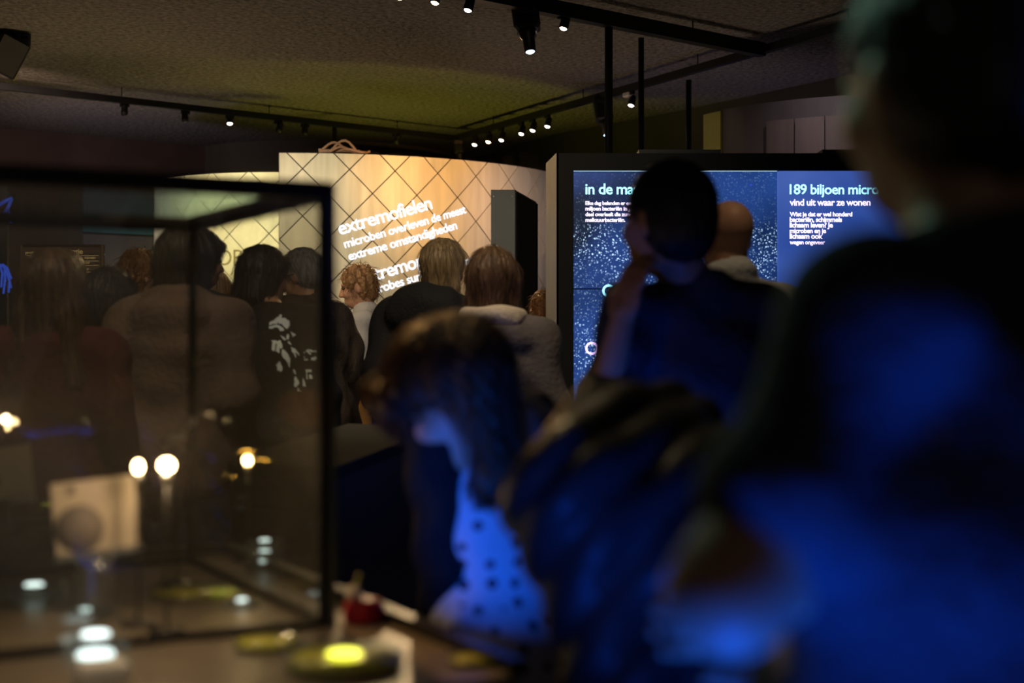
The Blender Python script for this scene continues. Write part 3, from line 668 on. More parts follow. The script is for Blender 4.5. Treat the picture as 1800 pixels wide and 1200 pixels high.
bulb(243, 823, 1100, 'little warm bulb just left of the brightest one', 0.0062)
bulb(435, 811, 985, 'little warm bulb amid thin golden ring reflections at right in case', 0.0085)
for i, (px, py, w) in enumerate(((435, 797, .045), (448, 813, .085), (404, 836, .02))):
    c = P(px, py, deckP(435, 985).y); mb = MB(); pts = [c+Vector((math.cos(a)*w*.5, math.sin(a)*w*.35, .004*math.sin(a))) for a in [2*math.pi*k/24 for k in range(25)]]
    mb.tube(pts, .0012, 5)  # rings stand in for golden reflections in a dish
    lamp = [o for o in COL.objects if o.name == 'small_lamp.002'][0]
    for k in range(len(mb.v)): mb.v[k] = tuple(Vector(mb.v[k])-Vector(lamp.location))
    mb.build('ring_reflection', mat('gold_reflection', (0.85, 0.62, 0.18), 0.15, 1.0, var=.03), lamp)
# metal tube with a ball, on a stand
b = deckP(310, 1030); e = empty('metal_probe', b); a, c2 = P(284, 780, b.y)-b, P(322, 762, b.y)-b
MB().tube([a, c2], .007, 12).build('tube', M['silver'], e)
MB().lathe([(.001, -.008), (.006, -.005), (.008, 0), (.006, .005), (.001, .008)], P(338, 740, b.y)-b, n=14).build('ball', M['silver'], e)
MB().tube([c2, P(338, 740, b.y)-b], .002, 6).build('wire', M['silver'], e)
MB().tube([(0, 0, .006), (0, 0.005, .1), (a+c2)/2], .003, 6).build('stem', M['blackm'], e)
MB().lathe([(.03, 0), (.03, .006), (.005, .009)], n=16).build('foot', M['blackm'], e)
tag(e, 'short silver tube with a small ball held above the bulb', 'probe')
# red knob near the rim
b = deckP(640, 1092); e = empty('red_knob', b)
MB().lathe([(.030, 0), (.033, .006), (.032, .026), (.026, .034), (.01, .036)], n=20).build('body', M['red'], e)
MB().lathe([(.011, .034), (.013, .044), (.011, .053), (.003, .057)], (-.016, 0, 0), n=14).build('cap_ball', M['paper'], e)
MB().tube([(-.012, 0, .05), (-.008, .01, .072)], .004, 8).build('pin', M['green_gel'], e)
tag(e, 'red round knob with a pale ball on the deck rim', 'knob')

# ---------------------------------------------------------------- people: smooth distance fields meshed as one surface
def rotm(pitch=0, yaw=0, roll=0):
    """pitch + looks down, yaw + turns to the left, roll + tilts to the right"""
    return np.array(Matrix.Rotation(math.radians(yaw), 3, 'Z') @ Matrix.Rotation(math.radians(-pitch), 3, 'X') @ Matrix.Rotation(math.radians(roll), 3, 'Y'))
I3 = np.eye(3)
class Field:
    def __init__(s, lo, hi, h):
        s.lo = np.array(lo, np.float32); s.h = h
        s.n = [int(math.ceil((hi[i]-lo[i])/h))+1 for i in range(3)]
        s.ax = [s.lo[i]+h*np.arange(s.n[i], dtype=np.float32) for i in range(3)]
        s.f = np.full(s.n, 0.3, np.float32)
    def sub(s, lo, hi):
        sl = []
        for i in range(3):
            a = max(0, int((lo[i]-s.lo[i])/s.h)); b = min(s.n[i], int((hi[i]-s.lo[i])/s.h)+2)
            if b-a < 1: return None
            sl.append(slice(a, b))
        return tuple(sl)
    def grid(s, sl):
        return np.meshgrid(s.ax[0][sl[0]], s.ax[1][sl[1]], s.ax[2][sl[2]], indexing='ij', sparse=True)
    def put(s, sl, d, k, op):
        f = s.f[sl]
        if op == 'u':
            h = np.clip(0.5+0.5*(f-d)/k, 0, 1); s.f[sl] = f*(1-h)+d*h-k*h*(1-h)
        else:
            h = np.clip(0.5-0.5*(f+d)/k, 0, 1); s.f[sl] = f*(1-h)-d*h+k*h*(1-h)
    def cap(s, a, b, ra, rb=None, k=0.03, op='u', flat=None):
        rb = ra if rb is None else rb; a = np.array(a, float); b = np.array(b, float); m = max(ra, rb)+k+2*s.h
        sl = s.sub(np.minimum(a, b)-m, np.maximum(a, b)+m)
        if sl is None: return s
        X, Y, Z = s.grid(sl); ba = b-a; L = max(ba@ba, 1e-9)
        t = np.clip(((X-a[0])*ba[0]+(Y-a[1])*ba[1]+(Z-a[2])*ba[2])/L, 0, 1)
        d = np.sqrt((X-a[0]-ba[0]*t)**2+(Y-a[1]-ba[1]*t)**2+(Z-a[2]-ba[2]*t)**2)-(ra+(rb-ra)*t)
        s.put(sl, d.astype(np.float32), k, op); return s
    def ell(s, c, r, R=I3, k=0.03, op='u'):
        c = np.array(c, float); r = np.array(r, float); m = max(r)+k+2*s.h; sl = s.sub(c-m, c+m)
        if sl is None: return s
        X, Y, Z = s.grid(sl); p = [(X-c[0])*R[0, i]+(Y-c[1])*R[1, i]+(Z-c[2])*R[2, i] for i in range(3)]
        q = np.sqrt((p[0]/r[0])**2+(p[1]/r[1])**2+(p[2]/r[2])**2); g = np.sqrt((p[0]/r[0]**2)**2+(p[1]/r[1]**2)**2+(p[2]/r[2]**2)**2)
        s.put(sl, (q*(q-1)/np.maximum(g, 1e-4)).astype(np.float32), k, op); return s
    def torus(s, c, R0, r, R=I3, k=0.02, sy=1.0):
        c = np.array(c, float); m = R0+r+k+2*s.h; sl = s.sub(c-m, c+m)
        if sl is None: return s
        X, Y, Z = s.grid(sl); p = [(X-c[0])*R[0, i]+(Y-c[1])*R[1, i]+(Z-c[2])*R[2, i] for i in range(3)]
        q = np.sqrt(p[0]**2+(p[1]/sy)**2)-R0; s.put(sl, (np.sqrt(q*q+p[2]**2)-r).astype(np.float32), k, 'u'); return s
    def cut(s, p, n, k=0.01):                     # keep the side the normal points away from
        X, Y, Z = s.grid((slice(None),)*3); d = (X-p[0])*n[0]+(Y-p[1])*n[1]+(Z-p[2])*n[2]
        h = np.clip(0.5-0.5*(s.f-d)/k, 0, 1); s.f = (s.f*(1-h)+d*h+k*h*(1-h)).astype(np.float32); return s
    def disp(s, fn):
        X, Y, Z = s.grid((slice(None),)*3); s.f = (s.f+fn(X, Y, Z)).astype(np.float32); return s
    def mesh(s):
        f = s.f.copy()
        for ax in range(3):
            i0 = [slice(None)]*3; i0[ax] = 0; f[tuple(i0)] = np.maximum(f[tuple(i0)], 1e-3); i0[ax] = -1; f[tuple(i0)] = np.maximum(f[tuple(i0)], 1e-3)
        sg = f < 0; nx, ny, nz = [n-1 for n in f.shape]
        cnt = np.zeros((nx, ny, nz), np.uint8)
        cs = [(i, j, k) for i in (0, 1) for j in (0, 1) for k in (0, 1)]
        for i, j, k in cs: cnt += sg[i:i+nx, j:j+ny, k:k+nz]
        act = np.argwhere((cnt > 0) & (cnt < 8)); idx = np.full((nx, ny, nz), -1, np.int64)
        idx[act[:, 0], act[:, 1], act[:, 2]] = np.arange(len(act))
        cv = {c: f[act[:, 0]+c[0], act[:, 1]+c[1], act[:, 2]+c[2]] for c in cs}
        acc = np.zeros((len(act), 3)); num = np.zeros(len(act))
        for c in cs:
            for ax in range(3):
                if c[ax]: continue
                c2 = list(c); c2[ax] = 1; c2 = tuple(c2); a, b = cv[c], cv[c2]; m = (a < 0) != (b < 0)
                t = np.where(m, a/np.where(m, a-b, 1), 0)
                for q in range(3): acc[:, q] += np.where(m, (t if q == ax else c[q]), 0)
                num += m
        V = (act+acc/num[:, None])*s.h+s.lo
        Q = []
        for ax in range(3):
            u, v = (ax+1) % 3, (ax+2) % 3
            A = [slice(None)]*3; B = [slice(None)]*3; A[ax] = slice(0, -1); B[ax] = slice(1, None)
            for w in (u, v): A[w] = slice(1, -1); B[w] = slice(1, -1)
            a, b = sg[tuple(A)], sg[tuple(B)]; e = np.argwhere(a != b)
            if not len(e): continue
            fl = a[e[:, 0], e[:, 1], e[:, 2]]; base = e.copy(); base[:, u] += 1; base[:, v] += 1
            def ci(du, dv):
                g = base.copy(); g[:, u] += du; g[:, v] += dv; return idx[g[:, 0], g[:, 1], g[:, 2]]
            q = np.stack([ci(-1, -1), ci(0, -1), ci(0, 0), ci(-1, 0)], 1); q[~fl] = q[~fl][:, ::-1]; Q.append(q)
        Q = np.concatenate(Q); return V, Q
    def sample(s, Pn):
        g = np.clip((Pn-s.lo)/s.h, 0, np.array(s.n)-1.001); i = g.astype(int); t = g-i; o = 0
        for c in ((0, 0, 0), (1, 0, 0), (0, 1, 0), (0, 0, 1), (1, 1, 0), (1, 0, 1), (0, 1, 1), (1, 1, 1)):
            w = np.ones(len(Pn))
            for q in range(3): w = w*(t[:, q] if c[q] else 1-t[:, q])
            o = o+w*s.f[i[:, 0]+c[0], i[:, 1]+c[1], i[:, 2]+c[2]]
        return o
    def grad(s, Pn):
        e = s.h; g = np.stack([s.sample(Pn+np.eye(3)[q]*e)-s.sample(Pn-np.eye(3)[q]*e) for q in range(3)], 1)
        return g/np.maximum(np.linalg.norm(g, axis=1, keepdims=True), 1e-6)

def np_mesh(name, parts, mats, parent, smooth=True):
    """parts: list of (V, quads or tris array, material index)"""
    Vs, loops, starts, tot, mi, off, ls = [], [], [], [], [], 0, 0
    for V, Q, m in parts:
        Vs.append(V); k = Q.shape[1]; loops.append((Q+off).ravel()); starts.append(ls+k*np.arange(len(Q))); ls += k*len(Q); mi.append(np.full(len(Q), m)); off += len(V)
    V = np.concatenate(Vs); Lp = np.concatenate(loops); St = np.concatenate(starts); Mi = np.concatenate(mi)
    me = bpy.data.meshes.new(name); me.vertices.add(len(V)); me.vertices.foreach_set('co', V.astype(np.float32).ravel())
    me.loops.add(len(Lp)); me.loops.foreach_set('vertex_index', Lp.astype(np.int32))
    me.polygons.add(len(St)); me.polygons.foreach_set('loop_start', St.astype(np.int32))
    me.polygons.foreach_set('material_index', Mi.astype(np.int32)); me.polygons.foreach_set('use_smooth', np.full(len(St), smooth))
    me.update(calc_edges=True); me.validate()
    for m in mats: me.materials.append(m)
    o = bpy.data.objects.new(name, me); COL.objects.link(o); o.parent = parent
    return o

def strands(F, V, n, nseg, seg, grav, rng, wave=0.0, lift=0.002, rad=0.0011, mask=None):
    idx = np.arange(len(V)) if mask is None else np.nonzero(mask)[0]
    Pn = V[rng.choice(idx, n)]; g = np.array(grav, float); path = [Pn]; ph = rng.uniform(0, 6.28, n); L = lift*rng.uniform(.2, 2.0, n)
    side = rng.normal(0, .35, (n, 3)); pl = rng.uniform(.6, 1.3, n)
    for i in range(nseg):
        N = F.grad(Pn); d = g+side*.5+N*0.12; d = d-N*np.sum(d*N, 1, keepdims=True); d /= np.maximum(np.linalg.norm(d, axis=1, keepdims=True), 1e-6)
        B = np.cross(d, N)
        Q = Pn+(d+B*(wave*np.sin(ph+i*1.9))[:, None]+N*(wave*np.cos(ph+i*1.9))[:, None])*seg*pl[:, None]
        N = F.grad(Q); sd = F.sample(Q); Q = Q-N*(sd-L*(1+i*.5))[:, None]*0.9
        Pn = Q; path.append(Pn)
    path = np.stack(path, 1); k = nseg+1
    T = np.gradient(path, axis=1); T /= np.maximum(np.linalg.norm(T, axis=2, keepdims=True), 1e-6)
    ref = rng.normal(0, 1, (n, 1, 3)); U = np.cross(T, ref); U /= np.maximum(np.linalg.norm(U, axis=2, keepdims=True), 1e-6); Wv = np.cross(T, U)
    rr = rad*np.linspace(1, .35, k)[None, :, None]
    rings = np.stack([path+U*rr, path-U*rr*.5+Wv*rr*.87, path-U*rr*.5-Wv*rr*.87], 2).reshape(-1, 3)
    q = []
    for i in range(nseg):
        for c in range(3): q.append([i*3+c, i*3+(c+1) % 3, (i+1)*3+(c+1) % 3, (i+1)*3+c])
    q = np.array(q); Q = (q[None]+(np.arange(n)*k*3)[:, None, None]).reshape(-1, 4)
    return rings, Q

def hair_mat(name, c1, c2, rough=0.42):
    m = mat(name, tuple((a+b)/2 for a, b in zip(c1, c2)), rough, var=0.5, scale=5.0, stretch=(14, 14, 1.6), bump=0.5, bscale=9.0, spec=0.5)
    r = [n for n in m.node_tree.nodes if n.type == 'VALTORGB'][0]; r.color_ramp.elements[0].color = (*c1, 1); r.color_ramp.elements[1].color = (*c2, 1)
    return m
def skin_mat(name, c):
    m = mat(name, c, 0.5, var=0.08, scale=14, bump=0.08, bscale=90, spec=0.4)
    b = m.node_tree.nodes['Principled BSDF']; b.inputs['Subsurface Weight'].default_value = 0.08; b.inputs['Subsurface Radius'].default_value = (.02, .008, .004); b.inputs['Subsurface Scale'].default_value = 0.5
    return m
def cloth(name, c, var=0.18, rough=0.85, bump=0.35, bscale=60, scale=9): return mat(name, c, rough, var=var, scale=scale, bump=bump, bscale=bscale, spec=0.2)
SK = {'fair': skin_mat('fair_skin', (0.62, 0.36, 0.24)), 'tan': skin_mat('tan_skin', (0.45, 0.24, 0.14)), 'brown': skin_mat('brown_skin', (0.33, 0.16, 0.085))}
HM = {'blond': hair_mat('ash_blond_hair', (0.10, 0.065, 0.03), (0.30, 0.215, 0.11)), 'brown': hair_mat('brown_hair', (0.05, 0.025, 0.012), (0.17, 0.095, 0.045)),
      'dark': hair_mat('dark_hair', (0.010, 0.008, 0.007), (0.035, 0.026, 0.02)), 'chestnut': hair_mat('chestnut_hair', (0.03, 0.013, 0.006), (0.10, 0.045, 0.018)),
      'ginger': hair_mat('ginger_hair', (0.16, 0.06, 0.018), (0.42, 0.19, 0.06)), 'sandy': hair_mat('sandy_curls', (0.20, 0.11, 0.05), (0.50, 0.30, 0.15)),
      'grey': hair_mat('grey_hair', (0.06, 0.06, 0.055), (0.24, 0.23, 0.21)), 'black': hair_mat('black_hair', (0.004, 0.004, 0.004), (0.014, 0.013, 0.013)),
      'stubble': hair_mat('cropped_grey_hair', (0.07, 0.055, 0.045), (0.16, 0.125, 0.10), 0.8)}
EYE = mat('eye', (0.03, 0.02, 0.015), 0.15, var=.2)

def person(label, x, y, yaw, H, skin, hairm, style, top, bottom, lean=0, slean=0, head=(0, 0, 0), hoff=(0, 0, 0), arms=None, wide=1.0, fat=0.0, sleeve='long', hem=0.86,
           infl=0.02, fold=0.006, extras=(), curl=50, res=0.008, seed=1, hs=1.0, jacket='jacket', nstr=260, topfn=None, topres=None, hair_len=0.0, spread=0.10, topname=None, hips=0.0, pit=True, slen=.78, tuck=False):
    s = H/1.75; rt = empty('person', (x, y, 0), math.radians(yaw)); rng = np.random.default_rng(seed)
    pel = np.array((0, 0, .95))*s
    RU = np.array(Matrix.Rotation(math.radians(-lean), 3, 'X') @ Matrix.Rotation(math.radians(slean), 3, 'Y'))
    def U(a, b, c): return pel+RU @ (np.array((a*wide, b, c-.95))*s)
    inv = Matrix.Rotation(-math.radians(yaw), 3, 'Z')
    def loc(p): return np.array(inv @ (Vector(p)-Vector((x, y, 0))))
    RH = rotm(head[0], head[1], head[2]); sh = s**0.5*0.97*hs
    HC = loc(hoff[1]) if hoff[0] == 'w' else U(0, .02, 1.625)+np.array(hoff)*1.0
    def Hd(a, b, c): return HC+RH @ (np.array((a, b, c))*sh)
    arms = arms or {}
    J = {}
    for sd, sg in (('L', -1), ('R', 1)):
        S0 = U(.178*sg, -.012, 1.405); E0 = U(.225*sg, -.045, 1.13); W0 = U(.225*sg, .06, .90)
        if sd in arms:
            E, Wp = arms[sd]
            E0 = E0 if E is None else (loc(E[1]) if E[0] == 'w' else U(*E)); W0 = loc(Wp[1]) if Wp[0] == 'w' else U(*Wp)
        J[sd] = (S0, E0, W0)
    def legs(F, g, k=.03, shank=True):
        for sg in (-1, 1):
            hip = np.array((.088*sg*wide, 0, .90))*s; kn = np.array((.10*sg*wide, .015, .50))*s; an = np.array((.105*sg*wide, -.01, .09))*s
            F.cap(hip, kn, .082*s+g, .056*s+g, k); F.cap(kn, an, .056*s+g, .038*s+g, k)
    def torso(F, g, k=.05):
        f = fat
        F.ell(pel+np.array((0, 0, 0.0)), np.array((.162*wide+hips, .112+f*.6, .12))*s+g, I3, k)
        F.ell(U(0, .012, 1.10), np.array((.145*wide+f, .10+f, .17))*s+g, RU, k)
        F.ell(U(0, 0, 1.28), np.array((.165*wide+f*.6, .108+f*.5, .165))*s+g, RU, k)
        for sg in (-1, 1):
            F.cap(U(0.03*sg, -.012, 1.44), U(.165*sg, -.012, 1.405), .052*s+g, .05*s+g, k)
    def arm(F, sd, g, k=.025, upto=1.0, gw=None):
        S0, E0, W0 = J[sd]; gw = g if gw is None else gw
        F.cap(S0, E0, .050*s+g, .041*s+g, k)
        if upto >= 1: F.cap(E0, W0, .042*s+g, .027*s+gw, k)
        elif upto < .5: pass
    # ---- body
    allp = np.array([J[a][i] for a in J for i in range(3)]+[HC])
    allp = np.concatenate([allp, [U(0, 0, 1.45), U(-.2, 0, 1.3), U(.2, 0, 1.3)]]); lo = np.minimum(allp.min(0), (-.22*s, -.16*s, 0))-0.16; hi = np.maximum(allp.max(0), (.22*s, .26*s, 0))+0.16; lo[2] = -0.03; hi[2] = max(HC[2]+.2, U(0, 0, 1.5)[2]+.1)
    F = Field(lo, hi, res); legs(F, 0); torso(F, 0)
    for sd in 'LR': arm(F, sd, 0)
    for sg in (-1, 1): F.cap((.105*sg*wide*s, -.04*s, .045*s), (.115*sg*wide*s, .14*s, .035*s), .04*s, .032*s, .03)
    F.cap(U(0, -.01, 1.42), Hd(0, -.02, -.05), .058*s, .054*s, .035)
    F.ell(Hd(0, -.018, .03), np.array((.074, .094, .088))*sh, RH, .02); F.ell(Hd(0, .028, -.03), np.array((.060, .066, .085))*sh, RH, .03)
    F.ell(Hd(0, .048, -.088), np.array((.036, .040, .030))*sh, RH, .03)
    for sg in (-1, 1):
        F.ell(Hd(.033*sg, .098, .004), np.array((.017, .014, .010))*sh, RH, .012, 's')
        F.ell(Hd(.076*sg, -.005, -.012), np.array((.011, .024, .033))*sh, RH, .006)
        F.ell(Hd(.036*sg, .066, -.035), np.array((.024, .024, .024))*sh, RH, .02)
    F.cap(Hd(-.032, .084, .026), Hd(.032, .084, .026), .011*sh, None, .012)
    F.cap(Hd(0, .092, .010), Hd(0, .112, -.034), .008*sh, .013*sh, .010); F.cap(Hd(-.012, .10, -.037), Hd(.012, .10, -.037), .008*sh, None, .008)
    F.cap(Hd(-.018, .088, -.068), Hd(.018, .088, -.068), .0075*sh, None, .006); F.cap(Hd(-.015, .086, -.080), Hd(.015, .086, -.080), .0085*sh, None, .006)
    parts = [(*F.mesh(), 0)]
    # hands, meshed finer, grown into the wrists of the same mesh
    for sd, sg in (('L', -1), ('R', 1)):
        S0, E0, W0 = J[sd]; d = (W0-E0)/np.linalg.norm(W0-E0)
        up = np.array((-sg*1.0, 0.25, 0.1)); up = up-d*(up@d); up /= np.linalg.norm(up); xr = np.cross(d, up); HR = np.stack([xr, d, up], 1)   # palm faces +up (inwards)
        hl = Field((-.085, -.045, -.05), (.085, .21, .10), 0.005)
        hl.cap((0, -.05, 0), (0, .02, 0), .024, .026, .02); hl.ell((0, .052, 0), (.039, .048, .015), I3, .015)
        c0 = math.radians(curl)
        for i, (fx, fl_) in enumerate(((-.030, .062), (-.010, .074), (.010, .070), (.029, .056))):
            p = np.array((fx, .088, 0.0)); a = c0*.35
            for q, fr in enumerate((.42, .32, .26)):
                p2 = p+np.array((fx*.10*fr, math.cos(a), math.sin(a)))*fl_*fr*1.1; hl.cap(p, p2, .0092-.0009*q, .0084-.0009*q, .004); p = p2; a += c0*.55
        tx = -.036*sg*1.0; t1 = np.array((tx*1.0, .022, .004)); t2 = np.array((tx*1.75, .055, .016)); t3 = np.array((tx*1.65, .085, .026))
        hl.cap(t1, t2, .0125, .011, .012); hl.cap(t2, t3, .0105, .0085, .005)
        v, q = hl.mesh(); parts.append(((v*s) @ HR.T+W0, q, 0))
    # eyes set in the same head
    for sg in (-1, 1):
        g = Field((-.02,)*3, (.02,)*3, .004); g.ell((0, 0, 0), (.011, .011, .009)); v, q = g.mesh(); parts.append((v*sh @ RH.T+Hd(.033*sg, .083, .004), q, 1))
    np_mesh('body', parts, [skin, EYE], rt)
    # ---- trousers and shoes
    zh = HC[2]
    F = Field((-.30*s, -.2*s, .0), (.30*s, .22*s, 1.06*s), .011); legs(F, infl*.8, .02); F.ell(pel, np.array((.165*wide+hips, .115+fat*.6, .10))*s+.012, I3, .04)
    F.disp(lambda X, Y, Z: .004*np.sin(48*Z+9*X+6*np.sin(7*Y+3*Z))); F.cut((0, 0, .05), (0, 0, -1)); F.cut((0, 0, .99*s), (0, 0, 1))
    np_mesh('trousers', [(*F.mesh(), 0)], [bottom], rt)
    F = Field((-.2*s, -.15*s, -.01), (.2*s, .24*s, .16*s), .011)
    for sg in (-1, 1):
        F.cap((.105*sg*wide*s, -.045*s, .048*s), (.118*sg*wide*s, .15*s, .04*s), .05*s, .042*s, .02); F.cap((.105*sg*wide*s, -.02*s, .06*s), (.105*sg*wide*s, -.01*s, .12*s), .045*s, .045*s, .02)
    F.cut((0, 0, 0.004), (0, 0, -1)); v, q = F.mesh()
    np_mesh('shoes', [(v, q, 0)], [SHOE.get(label, SHOE['*'])], rt)
    # ---- top garment
    lo2 = lo-.03; hi2 = hi+.03; lo2[2] = min(hem*s-.03, allp[:-4, 2].min()-.12); hi2[2] = max(HC[2]+.06, U(0, 0, 1.5)[2]+.12, J['L'][0][2]+.16, J['R'][0][2]+.16); h2 = topres or res*1.1
    F = Field(lo2, hi2, h2); torso(F, infl)
    if hem < .93: F.ell(pel+np.array((0, 0, -.05)), np.array((.172*wide+hips, .125+fat*.6, .14))*s+infl, I3, .05)
    for sd in 'LR':
        S0, E0, W0 = J[sd]
        if sleeve == 'long': arm(F, sd, infl, .03, 1, infl*.7)
        elif sleeve == 'short':
            F.cap(S0, S0+(E0-S0)*slen, .052*s+infl, .05*s+infl*1.2, .03)
        elif sleeve == 'rolled': arm(F, sd, infl, .03, 0); F.cap(E0, E0+(W0-E0)*.25, .042*s+infl, .040*s+infl, .03)
    F.cap(U(0, -.012, 1.43), U(0, -.005, 1.475), .066*s+infl*.5, .064*s+infl*.3, .03)
    for ex in extras: ex(F, U, RU, s)
    ff = fold; ph = rng.uniform(0, 6.28, 6)
    def folds(X, Y, Z):
        w = 2.2*np.sin(5.0*X+ph[0]+3*Z)+1.6*np.sin(6*Y-4*Z+ph[1]); return ff*(np.sin(38*Z+14*X+w+ph[2])*.55+np.sin(30*X-22*Z+11*Y+1.4*w+ph[3])*.6+.5*np.sin(17*Z-19*Y+w+ph[4]))
    F.disp(folds)
    if topfn: F.disp(lambda X, Y, Z: topfn(X, Y, Z, U, RU, s))
    if pit:
        nn = RU @ np.array((0, 0, -1.0)); F.cut(U(0, 0, hem), nn) if hem > .93 else F.cut((0, 0, hem*s), (0, 0, -1))
    hn = RU @ np.array((0, .25, 1.0)); F.cut(U(0, 0, 1.49), hn/np.linalg.norm(hn)) if not extras else None
    v, q = F.mesh(); tp = np_mesh(topname or jacket, [(v, q, 0)], [top], rt)
    # ---- hair
    if style:
        R_ = .17+hair_len; F = Field((-.17, -.21-.4*hair_len, -.17-hair_len), (.17, .17, .17), .006)
        gd = RH.T @ np.array((0, 0, -1.0)); g = {'short': .012, 'crop': .004, 'curly': .015, 'bob': .022, 'long': .020, 'bun': .016}[style]
        F.ell((0, -.018, .03), (.074+g, .094+g, .088+g), I3, .02)
        if style in ('short', 'curly', 'crop'):
            F.ell((0, -.045, -.03), (.070+g*.8, .062+g*.8, .062+g*.8), I3, .03)
            F.ell((0, .085, -.055), (.085, .085, .085), I3, .02, 's'); F.cut((0, 0, -.085), (0, .35, -1))
            F.ell((0, .112, -.005), (.075, .06, .06), I3, .015, 's')
        elif style in ('bob', 'long', 'bun'):
            drop = .13 if style == 'bob' else .10
            for sg in (-1, 1):
                yb = -.065 if tuck else -.02; F.cap((.060*sg, yb, .02), np.array((.062*sg, yb, .02))+gd*drop+np.array((.008*sg, -.02, 0)), .038, .030, .03)
            F.cap((0, -.065, .02), np.array((0, -.075, .02))+gd*drop, .062, .05, .04)
            if style == 'long':
                for sx in (-1, 0, 1):
                    a = np.array((.045*sx, -.055, 0)); b = a+gd*(hair_len+.05)+np.array((spread*.45*sx, -.045, 0)); F.cap(a, b, .052, .040, .035)
            if style == 'bun': F.ell((-.03, -.125, -.035), (.045, .04, .042), I3, .012)
            F.ell((0, .10, -.045), (.066, .085, .105), I3, .02, 's')
            if style != 'bun': F.ell((0, .078, .066), (.06, .03, .022), I3, .02)
            if tuck:
                F.ell((0, .06, -.07), (.12, .075, .10), I3, .015, 's'); F.ell((0, .10, .05), (.062, .03, .05), I3, .02)
        a_ = .0 if style == 'crop' else (.006 if style == 'curly' else .0026)
        if style == 'curly': F.disp(lambda X, Y, Z: a_*(np.sin(95*X+4*np.sin(60*Z))*np.sin(90*Z+3*np.sin(70*Y))+np.sin(88*Y+2*np.sin(50*X))))
        elif a_: F.disp(lambda X, Y, Z: a_*(np.sin(70*np.arctan2(X, -(Y+.02))*.45+14*Z+2*np.sin(25*Z+9*X))+.6*np.sin(150*X+20*Z+60*Y)))
        v, q = F.mesh(); ps = [(v, q, 0)]
        if nstr:
            msk = (v[:, 2] > -.02) | (F.sample(v+np.array((0, 0, .01))) < .0) if style != 'crop' else None
            if style == 'curly': sv, sq = strands(F, v, nstr, 7, .008, gd, rng, .9, .006, .0013)
            elif style == 'short': sv, sq = strands(F, v, nstr, 6, .010, gd+np.array((0, -.3, 0)), rng, .15, .0025)
            elif style == 'crop': sv, sq = strands(F, v, nstr, 3, .006, gd, rng, .1, .0006, .0006)
            else: sv, sq = strands(F, v, nstr, 10, .016, gd, rng, .12, .0022, .0012)
            ps.append((sv, sq, 0))
        ps = [(a*sh @ RH.T+HC, b, m) for a, b, m in ps]
        np_mesh('hair', ps, [hairm], rt)
    tag(rt, label, 'person', 'visitors in the gallery')
    return dict(root=rt, U=U, Hd=Hd, RH=RH, RU=RU, s=s, sh=sh, HC=HC, J=J, loc=loc, top=tp)

SHOE = {'*': cloth('dark_shoe', (0.02, 0.018, 0.017), .2, .5)}
def hood_back(rx=.17, ry=.075, rz=.105, y=-.12, z=1.43):
    def f(F, U, RU, s):
        F.ell(U(0, y, z), (rx*s, ry*s, rz*s), RU, .035); F.torus(U(0, -.01, 1.485), .085*s, .030*s, RU, .02)
    return f
def collar(r=.078, t=.022, z=1.49, tilt=0.25):
    def f(F, U, RU, s):
        F.torus(U(0, .0, z), r*s, t*s, RU @ np.array(Matrix.Rotation(-tilt, 3, 'X')), .015)
        F.cap(U(0, -.01, 1.42), U(0, -.01, z), (r+.004)*s, (r)*s, .02)
        F.cap(U(0, 0.0, z-.01), U(0, 0.02, z+.12), (r-.012)*s, (r-.006)*s, .01, 's')
    return f
def X_(px, Y): return (px-900)/FPX*Y

C = {'black': cloth('black_cloth', (0.012, 0.012, 0.013)), 'charcoal': cloth('charcoal_cloth', (0.055, 0.052, 0.052)), 'greyhood': cloth('taupe_grey_fleece', (0.115, 0.10, 0.10)),
     'shirt': cloth('pale_blue_shirt', (0.50, 0.52, 0.56), .05, .8, .2), 'brownc': cloth('brown_coat_wool', (0.16, 0.105, 0.075)), 'maroon': cloth('maroon_jacket', (0.10, 0.028, 0.024)),
     'darkbrown': cloth('dark_brown_waxed_jacket', (0.045, 0.034, 0.026), .3, .55), 'navy': cloth('navy_denim', (0.03, 0.035, 0.06)), 'ochre': cloth('ochre_cloth', (0.62, 0.33, 0.07), .12),
     'cream': cloth('cream_fleece', (0.60, 0.52, 0.40), .08), 'white': cloth('white_shirt', (0.72, 0.76, 0.78), .04), 'greytr': cloth('grey_trousers', (0.16, 0.15, 0.15)),
     'puffer': cloth('dark_quilted_nylon', (0.045, 0.045, 0.04), .3, .4, .15), 'tee': cloth('black_tee', (0.05, 0.05, 0.058), .15), 'slate': cloth('slate_blue_jumper', (0.06, 0.065, 0.085)),
     'olive': cloth('olive_coat', (0.07, 0.065, 0.04)), 'dkblue': cloth('dark_blue_top', (0.06, 0.06, 0.085))}
SHOE['woman in navy trousers and pink sneakers near the rear panel wall'] = mat('pink_sneaker', (0.75, 0.10, 0.30), 0.5, var=.25, scale=20)

# polka-dot cloth
dots = mat('polka_dot_cotton', (0.62, 0.64, 0.66), 0.8, var=.05); nt = dots.node_tree; bs = nt.nodes['Principled BSDF']
tc = nd(nt, 'ShaderNodeTexCoord'); vo = nd(nt, 'ShaderNodeTexVoronoi', Scale=31.0, Randomness=0.15); nt.links.new(tc.outputs['Object'], vo.inputs['Vector'])
gt = nd(nt, 'ShaderNodeMapRange'); gt.inputs[1].default_value = .27; gt.inputs[2].default_value = .33; nt.links.new(vo.outputs['Distance'], gt.inputs[0])
mx = nd(nt, 'ShaderNodeMix', data_type='RGBA'); mx.inputs[6].default_value = (0.03, 0.03, 0.06, 1); mx.inputs[7].default_value = (0.64, 0.66, 0.70, 1)
nt.links.new(gt.outputs[0], mx.inputs[0]); nt.links.new(mx.outputs[2], bs.inputs['Base Color'])

